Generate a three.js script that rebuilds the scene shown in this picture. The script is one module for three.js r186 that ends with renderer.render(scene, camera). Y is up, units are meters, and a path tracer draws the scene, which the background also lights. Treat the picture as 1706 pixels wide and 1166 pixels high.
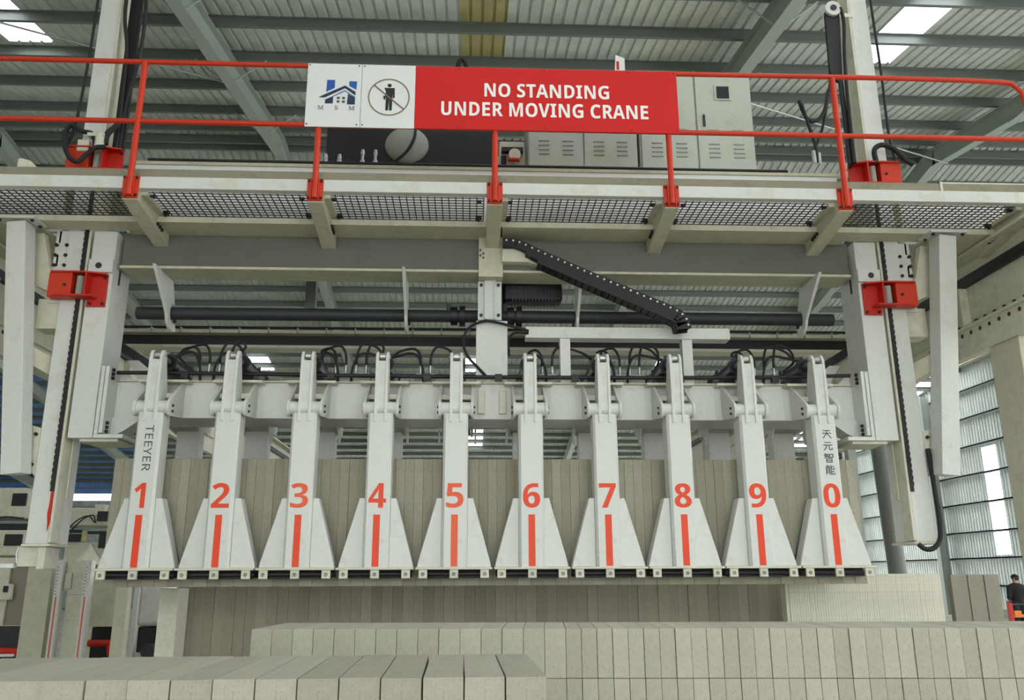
import * as THREE from 'three';
import { RoundedBoxGeometry } from 'three/addons/geometries/RoundedBoxGeometry.js';
import { mergeGeometries, mergeVertices, toCreasedNormals } from 'three/addons/utils/BufferGeometryUtils.js';
import { FontLoader } from 'three/addons/loaders/FontLoader.js';
import { TextGeometry } from 'three/addons/geometries/TextGeometry.js';
import { MarchingCubes } from 'three/addons/objects/MarchingCubes.js';

// ---------------------------------------------------------------- camera, daylight, exposure
const W = 1706, H = 1166;
const scene = new THREE.Scene();
const camera = new THREE.PerspectiveCamera(2 * Math.atan(583 / 1400) * 180 / Math.PI, W / H, 0.1, 300);
camera.position.set(-0.176, 1.8, 6.642);
camera.rotation.set(0.262, -0.0493, -0.0044, 'YXZ');
scene.add(camera);
scene.background = new THREE.Color(0.95, 0.975, 1.0);       // overcast sky: enters through skylights, wall lights and the open front
scene.backgroundIntensity = 8.0;
const renderer = new THREE.WebGLRenderer({ antialias: true });
renderer.toneMapping = THREE.LinearToneMapping;
renderer.toneMappingExposure = 0.62;
renderer.shadowMap.enabled = true;

// ---------------------------------------------------------------- helpers
let seed = 7;
const rnd = () => { seed = (seed * 1664525 + 1013904223) >>> 0; return seed / 4294967296; };
const rr = (a, b) => a + (b - a) * rnd();
const used = {};
function numbered(n) { const k = used[n] = (used[n] ?? -1) + 1; return k ? n + '_' + String(k).padStart(3, '0') : n; }
const bases = new Map();
function clean(g) {
  if (g.index) g = g.toNonIndexed();
  for (const k of Object.keys(g.attributes)) if (k !== 'position' && k !== 'normal') g.deleteAttribute(k);
  if (!g.attributes.normal) g.computeVertexNormals();
  return g;
}
function uvm(g) {
  const p = g.attributes.position, n = g.attributes.normal, uv = new Float32Array(p.count * 2);
  for (let i = 0; i < p.count; i++) {
    const ax = Math.abs(n.getX(i)), ay = Math.abs(n.getY(i)), az = Math.abs(n.getZ(i));
    const x = p.getX(i), y = p.getY(i), z = p.getZ(i);
    if (ay > ax && ay > az) { uv[2 * i] = x; uv[2 * i + 1] = z; }
    else if (ax > az) { uv[2 * i] = z; uv[2 * i + 1] = y; }
    else { uv[2 * i] = x; uv[2 * i + 1] = y; }
  }
  g.setAttribute('uv', new THREE.BufferAttribute(uv, 2));
  return g;
}
const merge = (gs) => uvm(mergeGeometries([gs].flat().map(clean)));
function thing(name, label, category, [x, y, z] = [0, 0, 0], group) {
  const o = new THREE.Group(); o.name = numbered(name); o.position.set(x, y, z);
  o.userData = { label, category }; if (group) o.userData.group = group;
  scene.add(o); bases.set(o, [x, y, z]); return o;
}
function struct(name) { const o = new THREE.Group(); o.name = numbered(name); o.userData = { kind: 'structure' }; scene.add(o); bases.set(o, [0, 0, 0]); return o; }
function part(parent, name, gs, mat, label) {           // geometry given in world coordinates, moved to the thing's base
  const b = bases.get(parent), g = merge(gs); g.translate(-b[0], -b[1], -b[2]);
  const m = new THREE.Mesh(g, mat); m.name = name; m.castShadow = m.receiveShadow = true;
  if (label) m.userData.label = label;
  parent.add(m); bases.set(m, b); return m;
}
const each = (parent, name, gs, mat) => gs.map((g) => part(parent, name, [g], mat));
function piece(parent, name, geo, mat, x, y, z, ry = 0) { // a shared geometry set at a world position
  const b = bases.get(parent), m = new THREE.Mesh(geo, mat); m.name = name; m.position.set(x - b[0], y - b[1], z - b[2]); m.rotation.y = ry;
  m.castShadow = m.receiveShadow = true; parent.add(m); bases.set(m, b); return m;
}
function solo(name, gs, mat, label, category, base, group) { // a thing that is one mesh
  const g = merge(gs); g.translate(-base[0], -base[1], -base[2]);
  const m = new THREE.Mesh(g, mat); m.name = numbered(name); m.position.set(...base); m.castShadow = m.receiveShadow = true;
  m.userData = { label, category }; if (group) m.userData.group = group; scene.add(m); return m;
}
const bx = (x0, x1, y0, y1, z0, z1) => new THREE.BoxGeometry(Math.abs(x1 - x0), Math.abs(y1 - y0), Math.abs(z1 - z0)).translate((x0 + x1) / 2, (y0 + y1) / 2, (z0 + z1) / 2);
const rb = (x0, x1, y0, y1, z0, z1, r = 0.006) => { const w = Math.abs(x1 - x0), h = Math.abs(y1 - y0), d = Math.abs(z1 - z0); return new RoundedBoxGeometry(w, h, d, 1, Math.min(r, 0.3 * Math.min(w, h, d))).translate((x0 + x1) / 2, (y0 + y1) / 2, (z0 + z1) / 2); };
const V = (a) => new THREE.Vector3(...a);
function along(g, a, b) { // geometry along +z, unit length set by caller, centred
  const A = V(a), B = V(b), q = new THREE.Quaternion(), d = B.clone().sub(A).normalize();
  const up = Math.abs(d.y) > 0.9 ? new THREE.Vector3(0, 0, 1) : new THREE.Vector3(0, 1, 0);
  const x = up.clone().cross(d).normalize(), y = d.clone().cross(x);
  return g.applyMatrix4(new THREE.Matrix4().makeBasis(x, y, d).setPosition(A.add(B).multiplyScalar(0.5)));
}
const beam = (a, b, w, h) => along(new RoundedBoxGeometry(w, h, V(a).distanceTo(V(b)), 1, Math.min(0.005, 0.2 * Math.min(w, h))), a, b);
const rod = (a, b, r, n = 12) => along(new THREE.CylinderGeometry(r, r, V(a).distanceTo(V(b)), n).rotateX(Math.PI / 2), a, b);
const tube = (pts, r, n = 24, k = 8) => new THREE.TubeGeometry(new THREE.CatmullRomCurve3(pts.map(V), false, 'centripetal'), n, r, k);
function poly(pts) { const s = new THREE.Shape(); pts.forEach(([x, y], i) => i ? s.lineTo(x, y) : s.moveTo(x, y)); s.closePath(); return s; }
const ext = (s, d, bev = 0) => bev ? new THREE.ExtrudeGeometry(s, { depth: d - 2 * bev, bevelEnabled: true, bevelThickness: bev, bevelSize: bev, bevelOffset: -bev, bevelSegments: 1, curveSegments: 10 }).translate(0, 0, bev) : new THREE.ExtrudeGeometry(s, { depth: d, bevelEnabled: false, curveSegments: 10 });
const exZ = (pts, z0, z1, bev) => ext(poly(pts), z1 - z0, bev).translate(0, 0, z0);                                    // pts [x, y]
const exX = (pts, x0, x1, bev) => ext(poly(pts.map(([z, y]) => [-z, y])), x1 - x0, bev).rotateY(Math.PI / 2).translate(x0, 0, 0); // pts [z, y]
const exY = (pts, y0, y1, bev) => ext(poly(pts.map(([x, z]) => [x, -z])), y1 - y0, bev).rotateX(-Math.PI / 2).translate(0, y0, 0); // pts [x, z]
const boltZ = (x, y, z, r = 0.014) => new THREE.CylinderGeometry(r, r, 0.018, 6).rotateX(Math.PI / 2).translate(x, y, z);
const boltX = (x, y, z, r = 0.014) => new THREE.CylinderGeometry(r, r, 0.018, 6).rotateZ(Math.PI / 2).translate(x, y, z);
const boltY = (x, y, z, r = 0.014) => new THREE.CylinderGeometry(r, r, 0.018, 6).translate(x, y, z);
const arc = (cx, cy, r, a0, a1, n = 8) => Array.from({ length: n + 1 }, (_, i) => { const a = a0 + (a1 - a0) * i / n; return [cx + r * Math.cos(a), cy + r * Math.sin(a)]; });

// ---------------------------------------------------------------- materials
function lattice(n, s0) { let s = s0; const a = new Float32Array(n * n); for (let i = 0; i < n * n; i++) { s = (s * 1664525 + 1013904223) >>> 0; a[i] = s / 4294967296; } return a; }
function vnoise(n, s) { const a = lattice(n, s); return (u, v) => { const x = u * n, y = v * n, i = Math.floor(x), j = Math.floor(y), f = x - i, g = y - j, sx = f * f * (3 - 2 * f), sy = g * g * (3 - 2 * g), at = (p, q) => a[((q % n + n) % n) * n + ((p % n + n) % n)]; return (at(i, j) * (1 - sx) + at(i + 1, j) * sx) * (1 - sy) + (at(i, j + 1) * (1 - sx) + at(i + 1, j + 1) * sx) * sy; }; }
function tex(size, fn, srgb, rep) {
  const d = new Uint8Array(size * size * 4);
  for (let y = 0; y < size; y++) for (let x = 0; x < size; x++) { const c = fn(x / size, y / size), o = 4 * (y * size + x); for (let k = 0; k < 3; k++) d[o + k] = Math.max(0, Math.min(255, 255 * (Array.isArray(c) ? c[k] : c))); d[o + 3] = 255; }
  const t = new THREE.DataTexture(d, size, size); t.wrapS = t.wrapT = THREE.RepeatWrapping; t.magFilter = THREE.LinearFilter; t.minFilter = THREE.LinearMipmapLinearFilter; t.generateMipmaps = true;
  if (srgb) t.colorSpace = THREE.SRGBColorSpace; t.repeat.set(rep, rep); t.needsUpdate = true; return t;
}
const n4 = vnoise(4, 11), n9 = vnoise(9, 12), n32 = vnoise(32, 13), n96 = vnoise(96, 14), n200 = vnoise(200, 15), n60 = vnoise(60, 16), n6 = vnoise(6, 17), n17 = vnoise(17, 18);
const sm = (a, b, x) => { const t = Math.max(0, Math.min(1, (x - a) / (b - a))); return t * t * (3 - 2 * t); };
// aerated concrete: fine pores, pale scuffs, soft mineral patches
const aacMap = tex(512, (u, v) => { const p = sm(0.72, 0.86, n96(u, v)) * 0.05, c = 0.9 + 0.05 * n6(u, v) + 0.04 * n32(u, v) + 0.03 * n200(u, v) - p; return [c, c * 0.995, c * 0.975]; }, true, 1.6);
const aacBump = tex(512, (u, v) => 0.55 + 0.25 * n200(u, v) + 0.1 * n60(u, v) - 0.35 * sm(0.7, 0.85, n96(u, v)) + 0.06 * Math.sin(u * Math.PI * 2 * 60), false, 1.6);
// painted steel: grime smudges with ragged outlines
const paintMap = tex(512, (u, v) => { const g = sm(0.62, 0.8, n9(u, v) * 0.6 + n32(u, v) * 0.4) * (0.4 + 0.6 * n96(u, v)), s = sm(0.8, 0.9, n17(u, v)) * sm(0.5, 0.8, n200(u, v)), c = 0.98 + 0.02 * n60(u, v) - 0.035 * g - 0.06 * s; return [c, c * (1 - 0.006 * g), c * (1 - 0.03 * g)]; }, true, 0.7);
const dustMap = tex(512, (u, v) => { const g = sm(0.4, 0.75, n9(u, v) * 0.5 + n32(u, v) * 0.5), c = 0.95 + 0.04 * n60(u, v) - 0.08 * g * n96(u, v); return [c, c * 0.99, c * 0.96]; }, true, 0.5);
const sheetMap = tex(256, (u, v) => { const c = 0.86 + 0.1 * n9(u, v) + 0.06 * n60(u, v); return [c, c, c]; }, true, 0.25);
const floorMap = tex(512, (u, v) => { const c = 0.72 + 0.16 * n4(u, v) + 0.1 * n32(u, v) + 0.05 * n200(u, v); return [c, c * 0.99, c * 0.96]; }, true, 0.15);

const S = (c, o = {}) => new THREE.MeshStandardMaterial({ color: c, roughness: 0.6, ...o });
const M = {
  white: S(0xd4d6cf, { roughness: 0.42, map: paintMap }),
  cream: S(0xd5d5c6, { roughness: 0.5, map: dustMap }),
  dusty: S(0xc9c8b6, { roughness: 0.6, map: dustMap }),
  grey: S(0x9fa39a, { roughness: 0.6, map: paintMap }),
  boxGrey: S(0x64655b, { roughness: 0.5, map: paintMap }),
  toe: S(0x8f8c7a, { roughness: 0.7, map: dustMap }),
  chain: S(0x0c0c0d, { roughness: 0.55 }),
  postGrey: S(0x70746f, { roughness: 0.6 }),
  cabinet: S(0xb6bdb0, { roughness: 0.45, map: paintMap }),
  red: S(0xc93008, { roughness: 0.5, map: paintMap }),
  bracketRed: S(0xc01c08, { roughness: 0.5, map: paintMap }),
  signRed: S(0xcb0d05, { roughness: 0.7 }),
  signWhite: S(0xdfe2df, { roughness: 0.4 }),
  print: S(0xe2410c, { roughness: 0.5 }),
  printFaded: S(0xe4592c, { roughness: 0.5 }),
  letter: S(0x4a4f52, { roughness: 0.5 }),
  letterWhite: S(0xf0f1ec, { roughness: 0.5 }),
  black: S(0x17181a, { roughness: 0.5 }),
  rubber: S(0x1d1e20, { roughness: 0.75 }),
  dark: S(0x333639, { roughness: 0.55, metalness: 0.2 }),
  rack: S(0x2a2527, { roughness: 0.5, metalness: 0.3 }),
  steel: S(0xb9bcba, { roughness: 0.35, metalness: 0.8 }),
  mesh: S(0x3a3d3a, { roughness: 0.6, metalness: 0.3 }),
  roof: S(0xd2d8cf, { roughness: 0.5, metalness: 0.1, map: sheetMap, side: THREE.DoubleSide }),
  roofYellow: S(0xb5ae74, { roughness: 0.6, map: sheetMap, side: THREE.DoubleSide }),
  roofBlue: S(0x8cbcff, { roughness: 0.5, map: sheetMap, side: THREE.DoubleSide }),
  wall: S(0xdbe5df, { roughness: 0.5, metalness: 0.1, map: sheetMap, side: THREE.DoubleSide }),
  purlin: S(0x757d78, { roughness: 0.55, metalness: 0.2 }),
  girt: S(0x7e8a86, { roughness: 0.55, metalness: 0.2 }),
  rafter: S(0xa3ada4, { roughness: 0.55 }),
  floor: S(0xc4c4ba, { roughness: 0.8, map: floorMap }),
  pane: new THREE.MeshPhysicalMaterial({ color: 0xffffff, transmission: 1, thickness: 0, roughness: 0.1, ior: 1.2, side: THREE.DoubleSide }),
  navy: S(0x17324f, { roughness: 0.5 }), blue: S(0x2457a8, { roughness: 0.5 }),
  taupe: S(0x8a8376, { roughness: 0.6 }), skin: S(0xb98a70, { roughness: 0.6 }), shirt: S(0x15161a, { roughness: 0.85 }), trousers: S(0x23262e, { roughness: 0.85 }),
  orange: S(0xe0812e, { roughness: 0.5 }), signMark: S(0x7a6a52, { roughness: 0.5 }),
};
const aac = (c) => S(c, { roughness: 0.92, map: aacMap, bumpMap: aacBump, bumpScale: 0.0012 });
const pale = [aac(0xaeac9e), aac(0xaaa89a), aac(0xb2b0a2), aac(0xa6a496)];
const midPale = [aac(0xbab8aa), aac(0xb6b4a6), aac(0xbebcae), aac(0xb2b0a2)];
const slabMat = aac(0x8d8a7e);
const panelMats = [aac(0xaaa797), aac(0xa5a292), aac(0xafac9c), aac(0xa09d8d)];
const whiteCake = [aac(0xecebdc), aac(0xe6e4d6)];

const font = await new FontLoader().loadAsync('fonts/droid/droid_sans_bold.typeface.json');
const fontR = await new FontLoader().loadAsync('fonts/droid/droid_sans_regular.typeface.json');
const fontS = await new FontLoader().loadAsync('fonts/droid/droid_serif_regular.typeface.json');
// lettering fitted into a box x0..x1, y0..y1 (width first), laid on the plane z
function text(str, x0, x1, y0, y1, z, f = font, d = 0.002) {
  const g = new TextGeometry(str, { font: f, size: 1, depth: d, curveSegments: 6, bevelEnabled: false }); g.computeBoundingBox();
  const b = g.boundingBox; g.translate(-b.min.x, -b.min.y, 0); g.scale((x1 - x0) / (b.max.x - b.min.x), (y1 - y0) / (b.max.y - b.min.y), 1); return g.translate(x0, y0, z);
}

// ================================================================ THE HALL
const roofFront = (z) => 11.0956 - 0.165 * z, roofRear = (z) => 15.677 + 0.165 * z, RZ = -13.88;
const roofY = (z) => z > RZ ? roofFront(z) : roofRear(z);
const HX0 = -34, HX1 = 22, HZ0 = -48, HZ1 = 18;
{ const f = struct('floor'); part(f, 'slab', [bx(HX0 - 1, HX1 + 1, -0.3, 0, HZ0 - 1, HZ1 + 1)], M.floor); part(f, 'apron', [bx(-60, 60, -0.35, -0.05, HZ1 + 1, 60)], M.floor); part(f, 'apron', [bx(-60, 60, -0.35, -0.05, -85, HZ0 - 1)], M.floor); }

// ribbed sheet along +v of length L, width w; ribs every 0.23 m
function sheet(w, L, rib = 0.23, h = 0.035) {
  const n = Math.round(w / rib), p = w / n, prof = [];
  for (let i = 0; i < n; i++) { const x = i * p; prof.push([x, 0], [x + p * 0.68, 0], [x + p * 0.76, h], [x + p * 0.92, h]); }
  prof.push([w, 0]);
  const pos = [], t = 0.004;
  for (let i = 0; i < prof.length - 1; i++) {
    const [a, b] = prof[i], [c, d] = prof[i + 1];
    for (const o of [0, t]) pos.push(a, b + o, 0, c, d + o, 0, c, d + o, L, a, b + o, 0, c, d + o, L, a, b + o, L);
  }
  const g = new THREE.BufferGeometry(); g.setAttribute('position', new THREE.Float32BufferAttribute(pos, 3)); g.computeVertexNormals(); return uvm(g);
}
{ // ceiling: sheets laid from eave to ridge, purlins, rafters, translucent strips
  const c = struct('ceiling'); const cache = {};
  const lights = [-33, -31.8, -30.6, -29.4, -27.5, -23, -18.3, -14, -9.4, -4.6, 0, 4.3, 8.45, 13, 15.2, 16.4, 17.6, 18.8, 20.2, 21.3], addedStrips = [-23, -14, -4.6, 4.3]; // in-between and outer strips are added, unseen, to brighten the hall
  const cols = []; let x = HX0;
  for (const s of [...lights, null]) {
    const end = s === null ? HX1 : s - 0.46, n = Math.max(1, Math.round((end - x) / 2.76));
    for (let i = 0; i < n; i++) cols.push([x + (end - x) * i / n, (end - x) / n, null]);
    if (s !== null) { cols.push([s - 0.46, 0.92, s]); x = s + 0.46; }
  }
  const rows = [[18.3, 16.5, 0], [16.5, 8, 1], [8, 7, 0], [7, -1.4, 1], [-1.4, -9.1, 1], [-9.1, RZ, 0], [RZ, -17.2, 0], [-17.2, -21.2, 3], [-21.2, -27.5, 0], [-27.5, -30.3, 1], [-30.3, -38, 0], [-38, -41.5, 2], [-41.5, HZ0 - 0.3, 0]];  // hidden band past the ridge holds skylights added to brighten the rear
  for (const [z0, z1, lit] of rows) {
    const up = z0 > RZ, L = Math.abs(z1 - z0) * Math.hypot(1, 0.165), tilt = Math.atan(0.165);
    for (const [cx, w, s] of cols) {
      const key = w.toFixed(3) + L.toFixed(3), g = cache[key] ??= sheet(w, L, 0.23);
      let m = M.roof, name = 'roof_sheet';
      if (s !== null && (addedStrips.includes(s) ? lit === 3 || (s === 4.3 && z0 > 0 && lit === 1) : lit === 1 ? !(s === 13 && !up) : (lit === 3 && s < 12) || (lit === 2 && s === 0) || (s > 15 && !up && z0 < -22 && z0 > -41) || (s < -29 && !up && z0 > -41))) { m = M.pane; name = 'real_or_added_skylight'; }
      if (s === 0 && up && z0 < 0) { m = M.roofYellow; name = 'roof_sheet'; }
      if (!up && cx < -18.8 && z0 < -29) m = M.roofBlue;
      const me = piece(c, name, g, m, cx, roofY(z0) + 0.0, z0);
      me.rotation.set(up ? tilt : -tilt, 0, 0); me.scale.z = -1; me.rotation.x = up ? tilt : -tilt;
      if (m === M.pane) me.castShadow = false;
    }
  }
  const zp = []; for (let z = -12.34; z < 18; z += 1.51) zp.push(z); for (let z = -22.55 + 1.15 * 7; z > HZ0; z -= 1.15) zp.push(z);
  zp.push(-13.55, -14.2);
  const zsec = (xa, xb) => [bx(xa, xb, -0.19, 0, -0.004, 0.004), bx(xa, xb, -0.008, 0, 0, 0.07), bx(xa, xb, -0.19, -0.182, -0.07, 0), bx(xa, xb, -0.19, -0.165, -0.074, -0.07)];
  const pg = merge(zsec(HX0, HX1));
  for (const z of zp) piece(c, 'purlin', pg, M.purlin, 0, roofY(z) - 0.01, z);
  for (const rx of [-27.2, -19.9, -12.6, -5.35, 5.35, 12.55, 19.8]) for (const [za, zb] of [[HZ1, RZ], [RZ, HZ0]]) {
    const ya = roofY(za) - 0.24, yb = roofY(zb) - 0.24; // I-section hung under the purlins
    const I = [[-0.13, 0], [0.13, 0], [0.13, -0.015], [0.008, -0.015], [0.008, -0.485], [0.13, -0.485], [0.13, -0.5], [-0.13, -0.5], [-0.13, -0.485], [-0.008, -0.485], [-0.008, -0.015], [-0.13, -0.015]];
    const g = ext(poly(I), Math.hypot(za - zb, ya - yb)).rotateX(Math.atan2(yb - ya, za - zb)).rotateY(0);
    // extruded along +z; lay from the far end b towards a
    const gg = ext(poly(I), Math.hypot(za - zb, ya - yb)); gg.rotateX(-Math.atan2(ya - yb, za - zb)); gg.translate(rx, yb, zb);
    part(c, 'rafter', [gg], M.rafter);
  }
  // flange braces and bracing rods between rafters
  const br = []; for (const rx of [-5.35, 5.35]) for (const z of [-9.32, -6.3, -12.34, -3.3]) for (const s of [-1, 1]) br.push(rod([rx + s * 0.1, roofY(z) - 0.72, z], [rx + s * 0.75, roofY(z) - 0.2, z], 0.02, 6));
  each(c, 'flange_brace', br, M.rafter);
  for (const [a, b] of [[[5.45, 11.7, -9.2], [12.5, 12.4, -13.2]], [[11.0, 10.9, -3.6], [12.5, 12.1, -10.6]], [[-5.5, 12.0, -9.5], [-12.5, 11.2, -4.5]]]) part(c, 'tie_rod', [rod(a, b, 0.022, 6)], M.steel);
}
{ // gable wall on the right, with girts and tall wall lights
  const w = struct('wall_right'), gA = {}, W0 = 1.05, edges = []; for (let k = -42; k <= 20; k++) edges.push(-27.75 + W0 * k);
  for (let k = -42; k < 20; k++) {
    const z1 = -27.75 - W0 * -k, z = -27.75 + W0 * k; if (z < HZ0 || z > HZ1) continue;
    const lit = ((k % 9) + 9) % 9 === 8 || (k > 9 && k % 9 !== 0); 
    const top = roofY(z + 0.5) + 0.05;
    for (const [y0, y1, m] of lit ? [[0, 2.55, 0], [2.55, 7.08, 1], [7.08, top, 0]] : [[0, 2.55, 0], [2.55, top, 0]]) {
      const L = y1 - y0, key = L.toFixed(2), g = gA[key] ??= sheet(W0, L, 0.21, 0.03).rotateX(-Math.PI / 2).rotateY(-Math.PI / 2).translate(0, 0, 0);
      piece(w, m ? 'window_light' : 'wall_sheet', g, m ? M.pane : M.wall, HX1, y0, z);
    }
  }
  for (const y of [1.3, 2.43, 3.54, 4.77, 6.0, 7.23, 8.47, 9.7]) part(w, 'girt', [bx(HX1 - 0.2, HX1 - 0.04, y - 0.03, y + 0.03, HZ0, HZ1), bx(HX1 - 0.2, HX1 - 0.18, y - 0.07, y + 0.03, HZ0, HZ1)], M.girt);
  part(w, 'base_kerb', [bx(HX1 - 0.12, HX1 + 0.2, 0, 0.35, HZ0, HZ1)], M.floor);
  for (const z of [-41, -32.2, -23.2, -14.2, -5.2, 3.8, 12.8]) part(w, 'wall_column', [bx(HX1 - 0.62, HX1 - 0.22, 0, roofY(z) - 0.3, z - 0.006, z + 0.006), bx(HX1 - 0.62, HX1 - 0.605, 0, roofY(z) - 0.3, z - 0.16, z + 0.16), bx(HX1 - 0.235, HX1 - 0.22, 0, roofY(z) - 0.3, z - 0.16, z + 0.16)], M.rafter);
  part(w, 'eave_beam', [bx(HX1 - 0.5, HX1 - 0.2, 10.75, 11.05, -30.5, -24)], M.cream);
}
{ // rear wall with a strip of glass under the eave on the left
  const w = struct('wall_back'), g0 = sheet(2.8, 6.45, 0.2, 0.03).rotateX(-Math.PI / 2), g1 = sheet(2.8, 0.42, 0.2, 0.03).rotateX(-Math.PI / 2), g2 = sheet(2.8, 1.0, 0.2, 0.03).rotateX(-Math.PI / 2);
  for (let k = 0; k < 20; k++) { const x = HX0 + 2.8 * k; const b = x < -19; if (x < -18) piece(w, 'wall_sheet', g0, M.wall, x, 0, HZ0); piece(w, b ? 'window_light' : 'wall_sheet', g1, b ? M.pane : M.wall, x, 6.45, HZ0); piece(w, 'wall_sheet', g2, b ? M.roofBlue : M.wall, x, 6.87, HZ0); }
  for (const y of [1.2, 2.4, 3.6, 4.8, 6.0, 7.2]) for (const [a, b] of y > 7 ? [[HX0, HX1]] : [[HX0, -17.2]]) part(w, 'girt', [bx(a, b, y - 0.04, y + 0.04, HZ0 + 0.05, HZ0 + 0.22)], M.girt);
  part(w, 'added_door_lintel', [bx(-17.3, HX1, 6.35, 6.5, HZ0 - 0.1, HZ0 + 0.2)], M.rafter);  // unseen rear doorway, added so daylight brightens the back of the hall
  const l = struct('wall_left'); part(l, 'wall_sheet', [bx(HX0 - 0.1, HX0, 0, 13.5, HZ0, HZ1)], M.wall);
  const f = struct('wall_front'); part(f, 'wall_sheet', [bx(HX0, HX1, 6.9, 8.2, HZ1, HZ1 + 0.1), bx(HX0, -8, 0, 6.9, HZ1, HZ1 + 0.1), bx(8, HX1, 0, 6.9, HZ1, HZ1 + 0.1)], M.wall);
  each(f, 'door_post', [-8, 8].map((x) => bx(x - 0.2, x + 0.2, 0, 6.9, HZ1 - 0.1, HZ1 + 0.2)), M.rafter);
}
// ================================================================ THE CRANE
const tens = ['', '', 'twenty', 'thirty', 'forty'], ones = ['zeroth', 'first', 'second', 'third', 'fourth', 'fifth', 'sixth', 'seventh', 'eighth', 'ninth', 'tenth', 'eleventh', 'twelfth', 'thirteenth', 'fourteenth', 'fifteenth', 'sixteenth', 'seventeenth', 'eighteenth', 'nineteenth'];
const nth = (n) => n < 20 ? ones[n] : n % 10 ? tens[Math.floor(n / 10)] + '-' + ones[n % 10] : tens[n / 10].replace('y', 'ieth');
const armWord = ['one', 'two', 'three', 'four', 'five', 'six', 'seven', 'eight', 'nine', 'zero'];
const armX = Array.from({ length: 10 }, (_, i) => (i - 4.5) * 0.6);
{ // girder and walkway
  const t = thing('crane_girder', 'long pale box girder with a grated walkway below the orange handrail', 'girder', [0, 4.33, -0.3]);
  part(t, 'front_plate', [rb(-3.16, 3.16, 4.665, 5.32, -0.28, -0.25)], M.signWhite);
  for (const s of [-1, 1]) part(t, 'end_plate', [rb(s > 0 ? 3.72 : -4.7, s > 0 ? 4.7 : -3.72, 4.665, 5.2, -0.28, -0.25)], M.white);
  each(t, 'bottom_plate', [bx(-4.7, 4.7, 4.64, 4.665, -0.13, 0.06), bx(-3.1, 3.1, 4.64, 4.665, -0.75, -0.13), bx(-4.7, -3.8, 4.64, 4.665, -0.9, -0.13), bx(3.8, 4.7, 4.64, 4.665, -0.9, -0.13)], M.dusty);
  each(t, 'top_plate', [bx(-3.16, 3.16, 5.32, 5.35, -1.3, -0.24), bx(-4.7, 4.7, 5.32, 5.35, -1.3, -0.56)], M.dusty);
  part(t, 'back_plate', [bx(-3.05, 3.05, 4.66, 5.32, -0.78, -0.75)], M.cream);
  part(t, 'lower_box', [rb(-3.16, 3.16, 4.35, 4.645, -0.45, -0.22)], M.boxGrey);  // lower box in a darker grey than the plates around it
  part(t, 'bottom_flange', [rb(-3.16, 3.16, 4.325, 4.35, -0.48, -0.19)], M.dusty);
  const w = thing('walkway', 'walkway of dark mesh panels and a pale front bar along the girder', 'walkway', [0, 4.6, 0.25]);
  part(w, 'front_bar', [rb(-4.75, 4.75, 4.733, 4.834, 0.43, 0.5)], M.white);
  part(w, 'toe_board', [bx(-4.75, 4.75, 4.83, 4.935, 0.415, 0.425)], M.toe);
  part(w, 'back_angle', [bx(-4.75, 4.75, 4.665, 4.69, 0.05, 0.06)], M.dusty);
  part(w, 'lug', [exZ([[-3.78, 4.93], [-3.62, 4.93], [-3.68, 4.99], [-3.75, 5.01], [-3.78, 5.01]], 0.405, 0.42)], M.cream);
  part(w, 'end_frame', [bx(3.7, 4.7, 4.935, 4.95, 0.36, 0.42), bx(3.7, 3.72, 4.85, 4.95, 0.36, 0.43), bx(3.72, 4.7, 4.86, 4.87, 0.3, 0.42)], M.cream);
  const xs = [-4.42, -2.845, -1.42, -0.005, 1.415, 2.84, 4.42];
  for (const x of xs) {
    const b = part(w, 'bracket', [exX([[0.5, 4.735], [0.5, 4.636], [-0.22, 4.535], [-0.22, 4.66], [0.0, 4.66], [0.0, 4.735]], x - 0.06, x + 0.06, 0.004)], M.dusty);
    each(b, 'bolt', [-0.03, 0.02, 0.07].flatMap((z) => [boltX(x + (x < 0 ? 0.068 : -0.068), 4.61 + z * 0.12, z, 0.016)]), M.black);
    part(b, 'side_flange', [bx(x + (x < 0 ? 0.06 : -0.11), x + (x < 0 ? 0.11 : -0.06), 4.70, 4.73, 0.02, 0.44)], M.dusty);
  }
  for (let i = 0; i < xs.length - 1; i++) { // mesh panels
    const a = xs[i] + 0.085, b = xs[i + 1] - 0.085, gs = [], nx = Math.round((b - a) / 0.056);
    for (let k = 0; k <= nx; k++) { const x = a + (b - a) * k / nx; gs.push(bx(x - 0.004, x + 0.004, 4.731, 4.737, -0.12, 0.43)); }
    for (let k = 0; k <= 11; k++) { const z = -0.115 + 0.54 * k / 11; gs.push(bx(a, b, 4.726, 4.731, z - 0.004, z + 0.004)); }
    const p = part(w, 'mesh_panel', gs, M.mesh);
    for (const x of [a + 0.04, b - 0.04]) { part(p, 'clip', [bx(x - 0.025, x + 0.025, 4.7, 4.726, 0.06, 0.1), boltY(x, 4.69, 0.08, 0.012)], M.black); part(p, 'clip', [bx(x - 0.02, x + 0.02, 4.71, 4.726, 0.37, 0.4)], M.black); }
  }
}
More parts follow.
